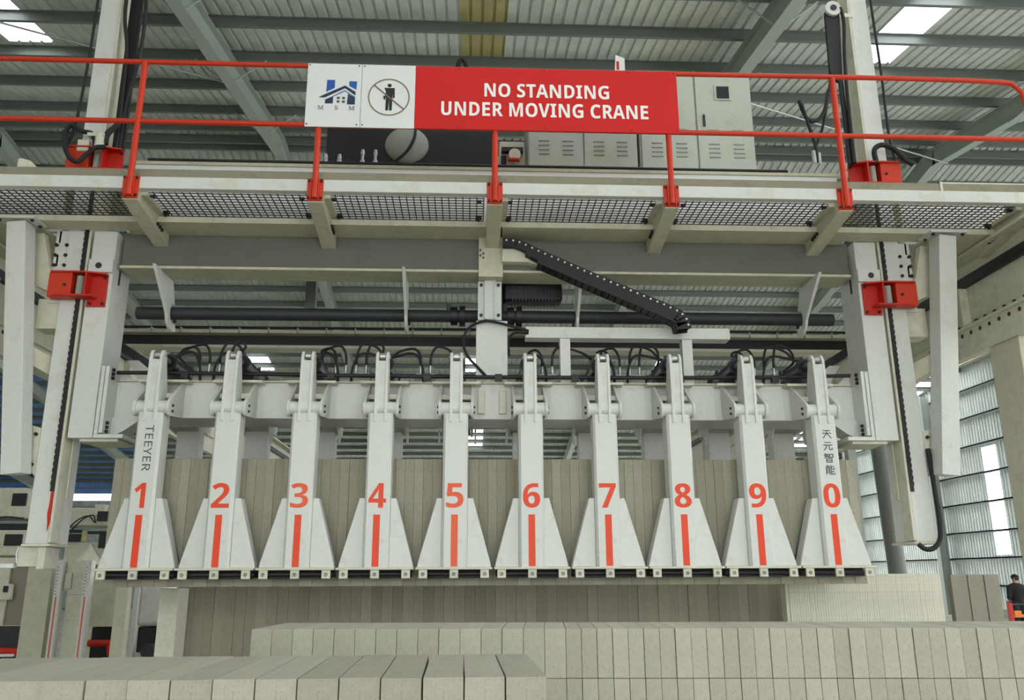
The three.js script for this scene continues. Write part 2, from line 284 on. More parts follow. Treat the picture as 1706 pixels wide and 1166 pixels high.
{ // handrail
  const t = thing('handrail', 'orange-red tubular handrail with bolted posts along the walkway', 'handrail', [0, 4.6, 0.52]);
  const top = 5.84, mid = 5.303, Z = 0.52;
  part(t, 'top_rail', [tube([[-4.9, top, Z], [0, top, Z], [4.32, top, Z], [4.44, top - 0.02, Z], [4.485, top - 0.12, Z], [4.5, 5.5, Z], [4.5, 4.85, Z]], 0.021, 80, 10)], M.red);
  part(t, 'middle_rail', [rod([-4.9, mid, Z], [4.5, mid, Z], 0.021)], M.red);
  for (const x of [-2.845, -1.42, -0.005, 1.415, 2.84]) {
    const p = part(t, 'post', [rod([x, 4.66, Z + 0.01], [x, top, Z], 0.024)], M.red);
    part(p, 'base_plate', [rb(x - 0.063, x + 0.063, 4.645, 4.835, 0.5, 0.512, 0.003), bx(x - 0.035, x - 0.026, 4.65, 4.82, 0.512, 0.535), bx(x + 0.026, x + 0.035, 4.65, 4.82, 0.512, 0.535)], M.red);
    each(p, 'bolt', [[-0.047, 4.667], [0.047, 4.667], [-0.047, 4.813], [0.047, 4.813]].map(([a, y]) => boltZ(x + a, y, 0.518, 0.011)), M.black);
  }
}
{ // warning sign
  const t = thing('warning_sign', 'white and red sign reading NO STANDING UNDER MOVING CRANE on the handrail', 'sign', [0, 5.55, 0.55]);
  const z = 0.548;
  for (const [a, b] of [[-1.528, -1.091], [-1.088, -0.656]]) part(t, 'white_panel', [rb(a, b, 5.268, 5.842, z, z + 0.008, 0.002)], M.signWhite);
  part(t, 'red_panel', [rb(-0.654, 1.502, 5.27, 5.84, z, z + 0.008, 0.002)], M.signRed);
  const f = z + 0.0085;
  part(t, 'lettering', [text('NO STANDING', -0.092, 0.933, 5.57, 5.695, f), text('UNDER MOVING CRANE', -0.441, 1.25, 5.393, 5.52, f)], M.letterWhite);
  // house emblem: two blue uprights cut by a double roof line, four small panes, three letters below
  const q = (pts, zz = 0) => exZ(pts, f + zz, f + zz + 0.002);
  const L = (px, py) => [-1.535 + (px - 62) * 0.000683 * 1.01, 5.842 - (py - 130) * 0.000695];
  const P = (...a) => a.map(([x, y]) => L(x, y));
  each(t, 'emblem_upright', [q(P([305, 348], [398, 348], [398, 452], [300, 505])), q(P([565, 360], [655, 360], [650, 470], [565, 420]))], M.blue);
  each(t, 'emblem_upright', [q(P([295, 605], [385, 570], [385, 655], [292, 655])), q(P([555, 525], [640, 575], [640, 663], [548, 663]))], M.navy);
  part(t, 'emblem_roof', [q(P([215, 580], [290, 535], [518, 418], [642, 498], [642, 545], [518, 452], [290, 578]))], M.navy);
  part(t, 'emblem_roof', [q(P([310, 600], [518, 480], [640, 565], [640, 575], [518, 492], [322, 603]))], M.blue);
  each(t, 'emblem_pane', [[428, 568], [490, 568], [428, 615], [490, 615]].map(([x, y]) => q(P([x, y], [x + 33, y], [x + 33, y + 28], [x, y + 28]))), M.letter);
  part(t, 'emblem_letters', ['M', 'S', 'M'].map((c, i) => { const x = [212, 408, 570][i], w = [68, 38, 70][i], [a, b] = L(x, 735), [c2, d] = L(x + w, 685); return text(c, a, c2, b, d, f, fontS); }), M.letter);
  // no-standing pictogram
  const [cx, cy] = [-0.865, 5.545];
  part(t, 'prohibition_ring', [new THREE.RingGeometry(0.158, 0.168, 48), new THREE.PlaneGeometry(0.325, 0.011).rotateZ(-0.72)].map((g) => g.translate(cx, cy, f + 0.003)), M.signMark);
  const o = (x, y) => [cx + x, cy + y];
  part(t, 'pictogram_figure', [new THREE.CylinderGeometry(0.0165, 0.0165, 0.002, 20).rotateX(Math.PI / 2).translate(cx + 0.003, cy + 0.107, f + 0.001),
    q([o(-0.04, 0.084), o(0.045, 0.084), o(0.047, -0.004), o(0.033, -0.01), o(0.03, 0.03), o(0.026, -0.12), o(0.004, -0.12), o(0.002, -0.025), o(-0.004, -0.12), o(-0.026, -0.12), o(-0.024, 0.01), o(-0.028, -0.022), o(-0.043, -0.02), o(-0.046, 0.01), o(-0.03, 0.015), o(-0.026, 0.05)])], M.black);
  const sc = []; for (const x of [-1.512, -1.115, -1.07, -0.3, 0.4, 1.1, 1.48]) for (const y of [5.29, 5.825]) sc.push(new THREE.CylinderGeometry(0.006, 0.006, 0.006, 8).rotateX(Math.PI / 2).translate(x, y, f + 0.001));
  each(t, 'screw', sc, M.dark);
}
{ // lifting crossbeam with hinge brackets
  const t = thing('lifting_crossbeam', 'white horizontal crossbeam carrying the row of numbered clamp arms', 'beam', [0, 3.06, -0.5]);
  part(t, 'box_beam', [rb(-3.12, 3.12, 3.065, 3.37, -0.77, -0.33, 0.008)], M.white);
  part(t, 'top_plate', [rb(-3.1, 3.1, 3.37, 3.385, -0.77, -0.31)], M.cream);
  for (const x of [-2.7, -2.1, -1.5, -0.9, -0.3, 0.3, 0.9, 1.5, 2.1, 2.7]) for (const s of [-0.19, 0.19]) part(t, 'stiffener', [bx(x + s - 0.004, x + s + 0.004, 3.065, 3.37, -0.338, -0.326)], M.white);
  for (const s of [-1, 1]) {
    const e = part(t, 'end_flange', [rb(s > 0 ? 3.115 : -3.145, s > 0 ? 3.145 : -3.115, 2.91, 3.46, -0.62, -0.14, 0.004), rb(s > 0 ? 3.15 : -3.18, s > 0 ? 3.18 : -3.15, 2.9, 3.46, -0.62, -0.14, 0.004)], M.white);
    each(e, 'bolt', [3.44, 3.405, 3.37, 3.0, 2.965, 2.93].map((y) => boltX(s * 3.105, y, -0.2, 0.015)), M.black);
    each(t, 'end_gusset', [exZ([[s * 3.115, 3.065], [s * 3.115, 2.9], [s * 3.02, 2.95], [s * 2.86, 3.065]], -0.5, -0.3), exX([[-0.14, 2.9], [-0.62, 2.9], [-0.62, 2.87], [-0.14, 2.87]], s > 0 ? 2.95 : -3.18, s > 0 ? 3.18 : -2.95), exZ([[s * 3.115, 3.385], [s * 3.115, 3.46], [s * 3.08, 3.46], [s * 3.0, 3.385]], -0.4, -0.36)], M.white);
  }
  for (const x of armX) for (const s of [-1, 1]) for (const back of [0, 1]) {
    const m = (z) => back ? -1.1 - z : z;
    const pts = [[-0.345, 3.36], [-0.345, 3.066], [-0.05, 3.032], ...arc(-0.05, 3.1, 0.07, -Math.PI / 2, Math.PI / 4, 8), [-0.3, 3.36]].map(([z, y]) => [m(z), y]);
    const h = part(t, 'hinge_bracket', [exX(pts, x + s * 0.13 - 0.011, x + s * 0.13 + 0.011, 0.003)], M.white);
    if (!back) each(h, 'bolt', [boltX(x + s * 0.144, 3.12, -0.07, 0.011), boltX(x + s * 0.144, 3.075, -0.07, 0.011)], M.dark);
    if (!back && s < 0) each(t, 'lintel', [bx(x - 0.2, x + 0.2, 3.345, 3.365, -0.33, -0.21), bx(x - 0.12, x + 0.12, 3.2, 3.24, -0.35, -0.16)], M.cream);
    if (back) part(t, 'lug', [exX([[-0.72, 3.066], [-0.83, 3.066], [-0.86, 3.0], [-0.82, 2.93], [-0.79, 2.93]], x + s * 0.16 - 0.008, x + s * 0.16 + 0.008)], M.white);
  }
  each(t, 'pad', [-0.095, 0.085].map((x) => rb(x - 0.028, x + 0.028, 3.11, 3.31, -0.33, -0.3, 0.004)), M.cream);
  each(t, 'side_frame', [-0.16, 0.16].map((x) => bx(x - 0.006, x + 0.006, 3.07, 3.37, -0.34, -0.3)), M.white);
  part(t, 'pipe_rail', [tube([[-3.1, 3.432, -0.26], [-2.4, 3.43, -0.26], [0, 3.415, -0.26], [2.4, 3.43, -0.26], [3.08, 3.45, -0.26]], 0.017, 40, 8)], M.black);
  each(t, 'pipe_clamp', [-2.55, -1.35, -0.55, 0.05, 0.7, 1.6, 2.42].map((x) => bx(x - 0.03, x + 0.03, 3.385, 3.44, -0.29, -0.245)), M.black);
}
// clamp arms: one of each kind, then copies
function armParts(t, front) {
  const s = 1;
  part(t, 'arm_tube', [exY([[-0.098, -0.17], [0.098, -0.17], [0.098, -0.022], [0.08, 0], [-0.08, 0], [-0.098, -0.022]], 1.86, 3.055, 0.003)], M.white);
  for (const k of [-1, 1]) part(t, 'fin', [exZ([[k * 0.098, 2.388], [k * 0.142, 2.388], [k * 0.278, 1.9], [k * 0.286, 1.862], [k * 0.098, 1.862]], -0.17, -0.045, 0.004)], M.white);
  part(t, 'base_plate', [rb(-0.293, 0.293, 1.845, 1.862, -0.2, 0.02, 0.004)], M.cream);
  for (const x of [-0.235, 0, 0.235]) {
    const g = part(t, 'tab', [rb(x - 0.033, x + 0.033, 1.781, 1.846, -0.012, 0.012, 0.004)], M.cream);
    part(g, 'tab_hole', [new THREE.TorusGeometry(0.011, 0.003, 6, 14).translate(x, 1.812, 0.013), new THREE.CylinderGeometry(0.005, 0.005, 0.003, 10).rotateX(Math.PI / 2).translate(x, 1.812, 0.0125)], M.postGrey);
  }
  each(t, 'clamp_rod', [rod([-0.28, 1.815, -0.07], [0.28, 1.815, -0.07], 0.013), rod([-0.26, 1.792, -0.12], [0.26, 1.792, -0.12], 0.01)], M.dark);
  part(t, 'clamp_pad', [exZ([[-0.27, 1.79], [0.27, 1.79], [0.265, 1.88], [0.12, 2.36], [-0.12, 2.36], [-0.265, 1.88]], -0.246, -0.17)], M.rubber);
  part(t, 'hinge_barrel', [rod([-0.118, 3.1, -0.05], [0.118, 3.1, -0.05], 0.055, 20)], M.white);
  if (!front) return;
  for (const k of [-1, 1]) part(t, 'lever_cheek', [exX([[0.012, 2.985], [0.012, 3.3], [0.004, 3.52], ...arc(-0.05, 3.525, 0.045, 0.1, Math.PI, 8), [-0.1, 3.5], [-0.2, 3.2], [-0.17, 2.985]], k > 0 ? 0.028 : -0.052, k > 0 ? 0.052 : -0.028, 0.003)], M.white);
  part(t, 'lever_web', [rb(-0.03, 0.03, 3.105, 3.485, -0.03, 0.004, 0.003)], M.white);
  part(t, 'rod_eye', [rod([-0.022, 3.53, -0.05], [0.022, 3.53, -0.05], 0.032, 18)], M.steel);
  part(t, 'pin', [rod([-0.06, 3.53, -0.05], [0.06, 3.53, -0.05], 0.014, 12)], M.steel);
  part(t, 'red_bar', [bx(-0.026, 0.026, 1.868, 2.258, -0.001, 0.0015)], M.print);
}
{
  const word = ['zero', 'one', 'two', 'three', 'four', 'five', 'six', 'seven', 'eight', 'nine'];
  const armLabel = (d) => `white clamp arm painted with a large red ${word[d]}${d === 1 ? ' under grey Latin letters' : d === 0 ? ' under four grey characters' : ' above a red bar'}`;
  const proto = thing('clamp_arm', armLabel(1), 'clamp arm', [armX[0], 1.86, 0], 'numbered clamp arms on the crossbeam');
  bases.set(proto, [0, 1.86, 0]); armParts(proto, true);
  const arms = [proto]; for (let i = 1; i < 10; i++) { const c = proto.clone(); c.name = numbered('clamp_arm'); c.position.x = armX[i]; scene.add(c); arms.push(c); }
  arms.forEach((a, i) => {
    const d = (i + 1) % 10; a.userData = { label: armLabel(d), category: 'clamp arm', group: 'numbered clamp arms on the crossbeam' };
    bases.set(a, [0, 1.86, 0]);
    const w = d === 1 ? [-0.055, 0.03] : [-0.068, 0.068];
    part(a, 'painted_number', [text(String(d), w[0], w[1], 2.31, 2.5, 0.0, font, 0.0015)], d === 5 || d === 3 ? M.printFaded : M.print);
    if (d === 5) a.children.find((m) => m.name === 'red_bar').material = M.printFaded;
    if (d === 1) { const g = text('TEEYER', 0, 0.36, 0, 0.062, 0, fontR, 0.0015); g.rotateZ(-Math.PI / 2); part(a, 'painted_letters', [g.translate(-0.02, 2.95, 0)], M.letter); }
    if (d === 0) { // four characters written top to bottom, each a set of straight strokes in a unit square
      const C = [
        [[.15, .85, .85, .85], [.08, .58, .92, .58], [.5, .85, .5, .58], [.5, .58, .1, .08], [.5, .58, .92, .08]],
        [[.2, .85, .8, .85], [.06, .58, .94, .58], [.36, .58, .3, .28], [.3, .28, .08, .08], [.63, .58, .63, .16], [.63, .12, .93, .12], [.93, .12, .93, .28]],
        [[.12, .92, .06, .78], [.08, .86, .46, .86], [.04, .7, .5, .7], [.27, .86, .25, .66], [.25, .66, .06, .5], [.27, .66, .48, .52], [.58, .86, .58, .56], [.92, .86, .92, .56], [.58, .86, .92, .86], [.58, .56, .92, .56], [.22, .42, .22, .04], [.78, .42, .78, .04], [.22, .42, .78, .42], [.22, .23, .78, .23], [.22, .05, .78, .05]],
        [[.26, .95, .08, .76], [.08, .76, .44, .78], [.36, .88, .47, .72], [.1, .62, .1, .04], [.44, .62, .44, .04], [.1, .62, .44, .62], [.1, .44, .44, .44], [.1, .26, .44, .26], [.6, .95, .6, .6], [.6, .58, .92, .58], [.92, .58, .93, .68], [.6, .76, .88, .86], [.6, .46, .6, .08], [.6, .06, .92, .06], [.92, .06, .93, .18], [.6, .26, .88, .36]]];
      const gs = []; C.forEach((st, k) => st.forEach(([x0, y0, x1, y1]) => { const s = 0.078, ox = -0.03, oy = 2.86 - k * 0.097, L = Math.hypot(x1 - x0, y1 - y0) * s + 0.006; gs.push(new THREE.BoxGeometry(L, 0.0075, 0.0015).rotateZ(Math.atan2(y1 - y0, x1 - x0)).translate(ox + (x0 + x1) / 2 * s, oy + (y0 + y1) / 2 * s, 0.0006)); }));
      each(a, 'painted_letters', gs, M.letter);
    }
    bases.set(a, [armX[i], 1.86, 0]);
  });
  const rp = thing('clamp_arm', '', 'clamp arm', [armX[0], 1.86, -1.1], 'rear clamp arms'); bases.set(rp, [0, 1.86, 0]); armParts(rp, false); rp.rotation.y = Math.PI;
  const rl = (i) => `plain white rear clamp arm beyond the lifted panels, opposite clamp arm ${armWord[i]}`;
  rp.userData = { label: rl(0), category: 'clamp arm', group: 'rear clamp arms behind the lifted panels' };
  for (let i = 1; i < 10; i++) { const c = rp.clone(); c.name = numbered('clamp_arm'); c.userData = { ...rp.userData, label: rl(i) }; c.position.x = armX[i]; scene.add(c); }
}
{ // hydraulic cylinders behind the levers, valve blocks with hoses between them
  const cp = thing('hydraulic_cylinder', 'black hydraulic cylinder lying behind the lever of clamp arm one', 'cylinder', [armX[0], 3.53, -0.1], 'cylinders behind the arm levers');
  bases.set(cp, [0, 3.53, -0.1]);
  part(cp, 'barrel', [rod([0, 3.53, -0.28], [0, 3.53, -0.95], 0.058, 18), rod([0, 3.53, -0.28], [0, 3.53, -0.34], 0.07, 18), rod([0, 3.53, -0.9], [0, 3.53, -0.97], 0.07, 18), bx(-0.05, 0.05, 3.385, 3.49, -0.66, -0.5)], M.black);
  part(cp, 'piston_rod', [rod([0, 3.53, -0.06], [0, 3.53, -0.28], 0.024)], M.steel);
  each(cp, 'port', [rod([0, 3.58, -0.34], [0, 3.63, -0.34], 0.016, 8), rod([0, 3.58, -0.86], [0, 3.63, -0.86], 0.016, 8)], M.dark);
  for (let i = 1; i < 10; i++) { const c = cp.clone(); c.name = numbered('hydraulic_cylinder'); c.userData = { ...cp.userData, label: cp.userData.label.replace('arm one', 'arm ' + armWord[i]) }; c.position.x = armX[i]; scene.add(c); }
  const where = { 0: 'arms one and two', 2: 'arms three and four', 3: 'arms four and five', 5: 'arms six and seven', 6: 'arms seven and eight', 8: 'arms nine and zero' };
  for (const [k, big, dx] of [[0, 1, 0.06], [2, 1, 0], [3, 0, 0.03], [5, 0, -0.13], [6, 1, -0.06], [8, 1, -0.08]]) {
    const x = (armX[k] + armX[k + 1]) / 2 + dx, n = big ? 4 : 2, z = -0.34;
    const t = thing('valve_block', `grey valve block with arching black hoses between clamp ${where[k]}`, 'valve', [x, 3.385, z]);
    part(t, 'block', [rb(x - (big ? 0.17 : 0.08), x + (big ? 0.17 : 0.08), 3.385, 3.46, z - 0.08, z + 0.02), rod([x - (big ? 0.15 : 0.07), 3.5, z - 0.12], [x + (big ? 0.15 : 0.07), 3.5, z - 0.12], 0.045, 14), bx(x - 0.05, x + 0.05, 3.385, 3.5, z - 0.15, z - 0.08)], M.grey);
    for (let i = 0; i < n; i++) {
      const fx = x + (i - (n - 1) / 2) * 0.085, side = i < n / 2 ? -1 : 1, ax = armX[k + (side > 0 ? 1 : 0)];
      const f = part(t, 'fitting', [rod([fx, 3.46, z], [fx, 3.53, z], 0.011, 8), rod([fx, 3.475, z], [fx, 3.495, z], 0.016, 6)], M.steel);
      part(t, 'hose', [tube([[fx, 3.52, z], [fx + side * 0.005, 3.62, z], [fx + side * 0.05, 3.68 + 0.02 * i, z - 0.02], [(fx + ax) / 2 + side * 0.05, 3.66 + 0.015 * i, z - 0.05], [ax - side * 0.05, 3.62, z - 0.05], [ax - side * 0.01, 3.6, z - 0.02 - 0.4 * (i % 2)]], 0.011, 30, 7)], M.rubber);
      if (i % 2 === 0) part(t, 'hose', [tube([[fx - side * 0.03, 3.38, z + 0.04], [fx - side * 0.02, 3.5, z + 0.05], [fx + side * 0.03, 3.61, z + 0.03], [fx + side * 0.1, 3.635, z], [ax - side * 0.06, 3.6, z], [ax - side * 0.02, 3.58, z]], 0.011, 30, 7)], M.rubber);
    }
  }
}
// masts, guide sleeves, guide brackets, hanging legs: built on the left and on the right, mirrored about x = 0
for (const s of [-1, 1]) {
  const sx = (a, b) => s > 0 ? [a, b] : [-b, -a], X = (x) => s * x, side = s < 0 ? 'left' : 'right';
  const m = thing('lifting_mast', s < 0 ? 'tall white mast with a dark rack strip and red paint near its foot' : 'tall white mast with a dark rack strip and a looped black hose at its foot', 'mast', [X(3.5), 2.05, -0.3]);
  part(m, 'tube', [rb(...sx(3.43, 3.6), 2.05, 8.4, -0.5, -0.16, 0.006)], M.white);
  each(m, 'guide_strip', [bx(...sx(3.405, 3.425), 2.06, 8.4, -0.3, -0.15), bx(...sx(3.395, 3.43), 2.4, 8.4, -0.32, -0.3)], M.cream);
  const rk = []; for (let y = 2.5; y < 5.3; y += 0.05) rk.push(bx(...sx(3.425, 3.462), y, y + 0.03, -0.155, -0.142)); rk.push(bx(...sx(3.428, 3.46), 2.45, 5.35, -0.16, -0.148));
  part(m, 'rack', rk, M.rack);
  part(m, 'foot_plate', [rb(...sx(3.4, 3.62), 2.03, 2.05, -0.52, -0.14, 0.004)], M.cream);
  if (s < 0) {
    part(m, 'paint_mark', [exZ([[-3.455, 2.44], [-3.425, 2.48], [-3.42, 2.34], [-3.432, 2.2], [-3.448, 2.14], [-3.452, 2.2], [-3.462, 2.28], [-3.455, 2.36]], -0.161, -0.158)], M.bracketRed, 'smear of red paint at the foot of the rack');
    part(m, 'bottom_bracket', [rb(-3.66, -3.5, 1.88, 2.03, -0.36, -0.2), rb(-3.5, -3.44, 1.86, 2.03, -0.4, -0.17)], M.cream);
    part(m, 'sensor', [rb(-3.78, -3.68, 1.87, 1.905, -0.25, -0.19), tube([[-3.66, 2.03, -0.2], [-3.67, 1.97, -0.2], [-3.66, 1.91, -0.2]], 0.006, 10, 6)], M.signWhite);
  } else part(m, 'hose_loop', [tube([[3.61, 2.8, -0.13], [3.615, 2.45, -0.12], [3.615, 2.2, -0.11], [3.59, 2.06, -0.1], [3.53, 1.995, -0.1], [3.46, 1.99, -0.1], [3.42, 2.03, -0.12]], 0.02, 40, 8)], M.rubber);
  // upper flange with bolts where the mast passes the girder
  const fl = part(m, 'bolted_flange', [rb(...sx(3.555, 3.7), 4.0, 4.64, -0.185, -0.165, 0.003), bx(...sx(3.66, 3.675), 4.0, 4.64, -0.45, -0.165)], M.white);
  each(fl, 'bolt', [4.33, 4.42, 4.51].flatMap((y) => [boltZ(X(3.6), y, -0.158, 0.016), boltZ(X(3.685), y, -0.158, 0.016)]), M.black);

  const b = thing('guide_sleeve', `white box sleeve beside the ${side} mast, bolted to the end of the crossbeam`, 'sleeve', [X(3.29), 2.87, -0.33]);
  part(b, 'box', [rb(...sx(3.19, 3.385), 2.87, 4.64, -0.5, -0.15, 0.006)], M.white);
  const bp = part(b, 'bearing_plate', [rb(...sx(3.185, 3.385), 4.26, 4.375, -0.15, -0.12, 0.003)], M.white);
  part(bp, 'hole', [new THREE.CylinderGeometry(0.026, 0.026, 0.006, 16).rotateX(Math.PI / 2).translate(X(3.3), 4.318, -0.118)], M.dark);
  part(b, 'slot', [bx(...sx(3.186, 3.192), 4.2, 4.33, -0.3, -0.27)], M.dark);
  part(b, 'end_cap', [rb(...sx(3.0, 3.3), 2.845, 2.87, -0.52, -0.18, 0.004)], M.cream);

  for (const [y0, where] of [[3.96, 'in front of'], [5.1, 'above the walkway at']]) {
    const r = thing('guide_bracket', `red steel guide bracket ${where} the ${side} mast`, 'bracket', [X(3.42), y0, -0.12]);
    part(r, 'mount_plate', [rb(...sx(3.215, 3.37), y0, y0 + 0.285, -0.148, -0.133, 0.003)], M.bracketRed);
    part(r, 'top_shelf', [exY([[X(3.215), -0.14], [X(3.215), -0.075], [X(3.36), -0.03], [X(3.64), -0.03], [X(3.655), -0.14]], y0 + 0.265, y0 + 0.278)], M.bracketRed);
    part(r, 'bottom_shelf', [exY([[X(3.28), -0.14], [X(3.3), -0.04], [X(3.6), -0.03], [X(3.65), -0.14]], y0 + 0.065, y0 + 0.078)], M.bracketRed);
    part(r, 'guide_block', [rb(...sx(3.47, 3.655), y0 + 0.06, y0 + 0.27, -0.14, -0.05, 0.004)], M.red);
    part(r, 'inner_cheek', [bx(...sx(3.345, 3.36), y0 + 0.07, y0 + 0.27, -0.135, -0.035)], M.bracketRed);
    part(r, 'roller', [rod([X(3.42), y0 + 0.09, -0.1], [X(3.42), y0 + 0.25, -0.1], 0.03, 14)], M.grey);
    each(r, 'bolt', [boltZ(X(3.235), y0 + 0.025, -0.128), boltZ(X(3.34), y0 + 0.025, -0.128), boltZ(X(3.235), y0 + 0.255, -0.128), boltZ(X(3.52), y0 + 0.16, -0.045, 0.012), boltX(X(3.66), y0 + 0.16, -0.09, 0.012)], M.black);
  }
  // hanging leg with braces
  const l = thing('support_hanger', `white square leg hanging from the ${side} end of the girder`, 'leg', [X(3.77), 2.56, -0.02]);
  part(l, 'tube', [beam([X(3.88), 4.6, 0.06], [X(3.69), 2.57, -0.06], 0.15, 0.17)], M.white);
  const tp = part(l, 'top_plate', [rb(...sx(3.73, 4.05), 4.615, 4.637, -0.05, 0.16, 0.004)], M.white);
  each(tp, 'bolt', [[3.76, 0.0], [4.02, 0.0], [3.76, 0.13], [4.02, 0.13]].map(([x, z]) => boltY(X(x), 4.607, z)), M.black);
  part(l, 'upper_brace', [exZ([[X(3.62), 4.06], [X(3.8), 4.14], [X(3.86), 4.6], [X(3.78), 4.6], [X(3.7), 4.3], [X(3.62), 4.2]], -0.19, -0.12), rb(...sx(3.6, 3.78), 3.78, 4.04, -0.36, -0.18)], M.cream);
  part(l, 'middle_brace', [beam([X(3.6), 3.44, -0.3], [X(3.8), 3.55, -0.12], 0.12, 0.14)], M.dusty);
  const lp = part(l, 'foot_gusset', [exZ([[X(3.6), 2.57], [X(3.72), 2.7], [X(3.76), 3.0], [X(3.6), 2.95]], -0.19, -0.16)], M.cream);
  each(lp, 'bolt', [boltZ(X(3.63), 2.9, -0.153, 0.015), boltZ(X(3.63), 2.66, -0.153, 0.015)], M.black);

  // runway girder in depth, black busbar on its inner side, column below
  const r = thing('runway_girder', `pale bolted runway girder running towards the camera on the ${side}`, 'girder', [X(4.6), 3.8, -10]);
  part(r, 'web', [bx(...sx(4.44, 4.47), 3.98, 4.62, -40, 9)], M.cream);
  part(r, 'top_flange', [bx(...sx(4.3, 4.72), 4.6, 4.63, -40, 9)], M.cream);
  part(r, 'bottom_flange', [bx(...sx(4.33, 4.7), 3.96, 3.985, -40, 9)], M.cream);
  part(r, 'lower_chord', [bx(...sx(4.365, 4.46), 3.72, 3.96, -40, 9)], M.cream);
  part(r, 'busbar', [bx(...sx(4.39, 4.44), 4.375, 4.465, -40, 9)], M.black);
  each(r, 'stiffener', [-0.6, -3.6, -6.6, -9.6, -12.6].map((z) => bx(...sx(4.36, 4.45), 3.98, 4.37, z - 0.01, z + 0.01)), M.cream);
  const bt = []; for (let z = -1.2; z < 3; z += 0.14) bt.push(boltX(X(4.43), 4.03, z, 0.02), boltX(X(4.37), 3.92, z, 0.02));
  each(r, 'bolt', bt, M.black);
  for (const z of [-0.1, -9.5, -18.5]) {
    const c = thing('runway_column', z < -15 ? `pale steel column far down the runway on the ${side}` : z < -5 ? `pale steel column behind the crane under the ${side} runway` : `broad pale steel column under the runway at the ${side} edge`, 'column', [X(4.62), 0, z]);
    part(c, 'shaft', [rb(...sx(4.38, 4.84), 0.03, 3.72, z - 0.2, z + 0.2, 0.008)], M.dusty);
    part(c, 'foot_plate', [bx(...sx(4.3, 4.94), 0, 0.03, z - 0.34, z + 0.26)], M.grey);
  
  }
  // hook plates hanging from the girder
  const ring = (r, a0, a1) => arc(-0.6, 4.045, r, a0, a1, 14), hook = (x) => [exX([[-0.07, 4.325], [-0.52, 4.325], [-0.6, 4.15], ...ring(0.088, 1.75, -2.2), ...ring(0.155, -2.2, -0.25), [-0.34, 4.1]], x - 0.013, x + 0.013, 0.003)];
  for (const [x, w] of [[2.83, 'outer'], [0.76, 'inner']]) { const h = thing('hook_plate', `white ${w} hook plate hanging under the girder to the ${side}`, 'hook', [X(x), 3.8, -0.4]); part(h, 'plate', hook(X(x)), M.white); each(h, 'bolt', [boltX(X(x) + (s < 0 ? 0.02 : -0.02), 3.99, -0.62, 0.02)], M.black); }
}
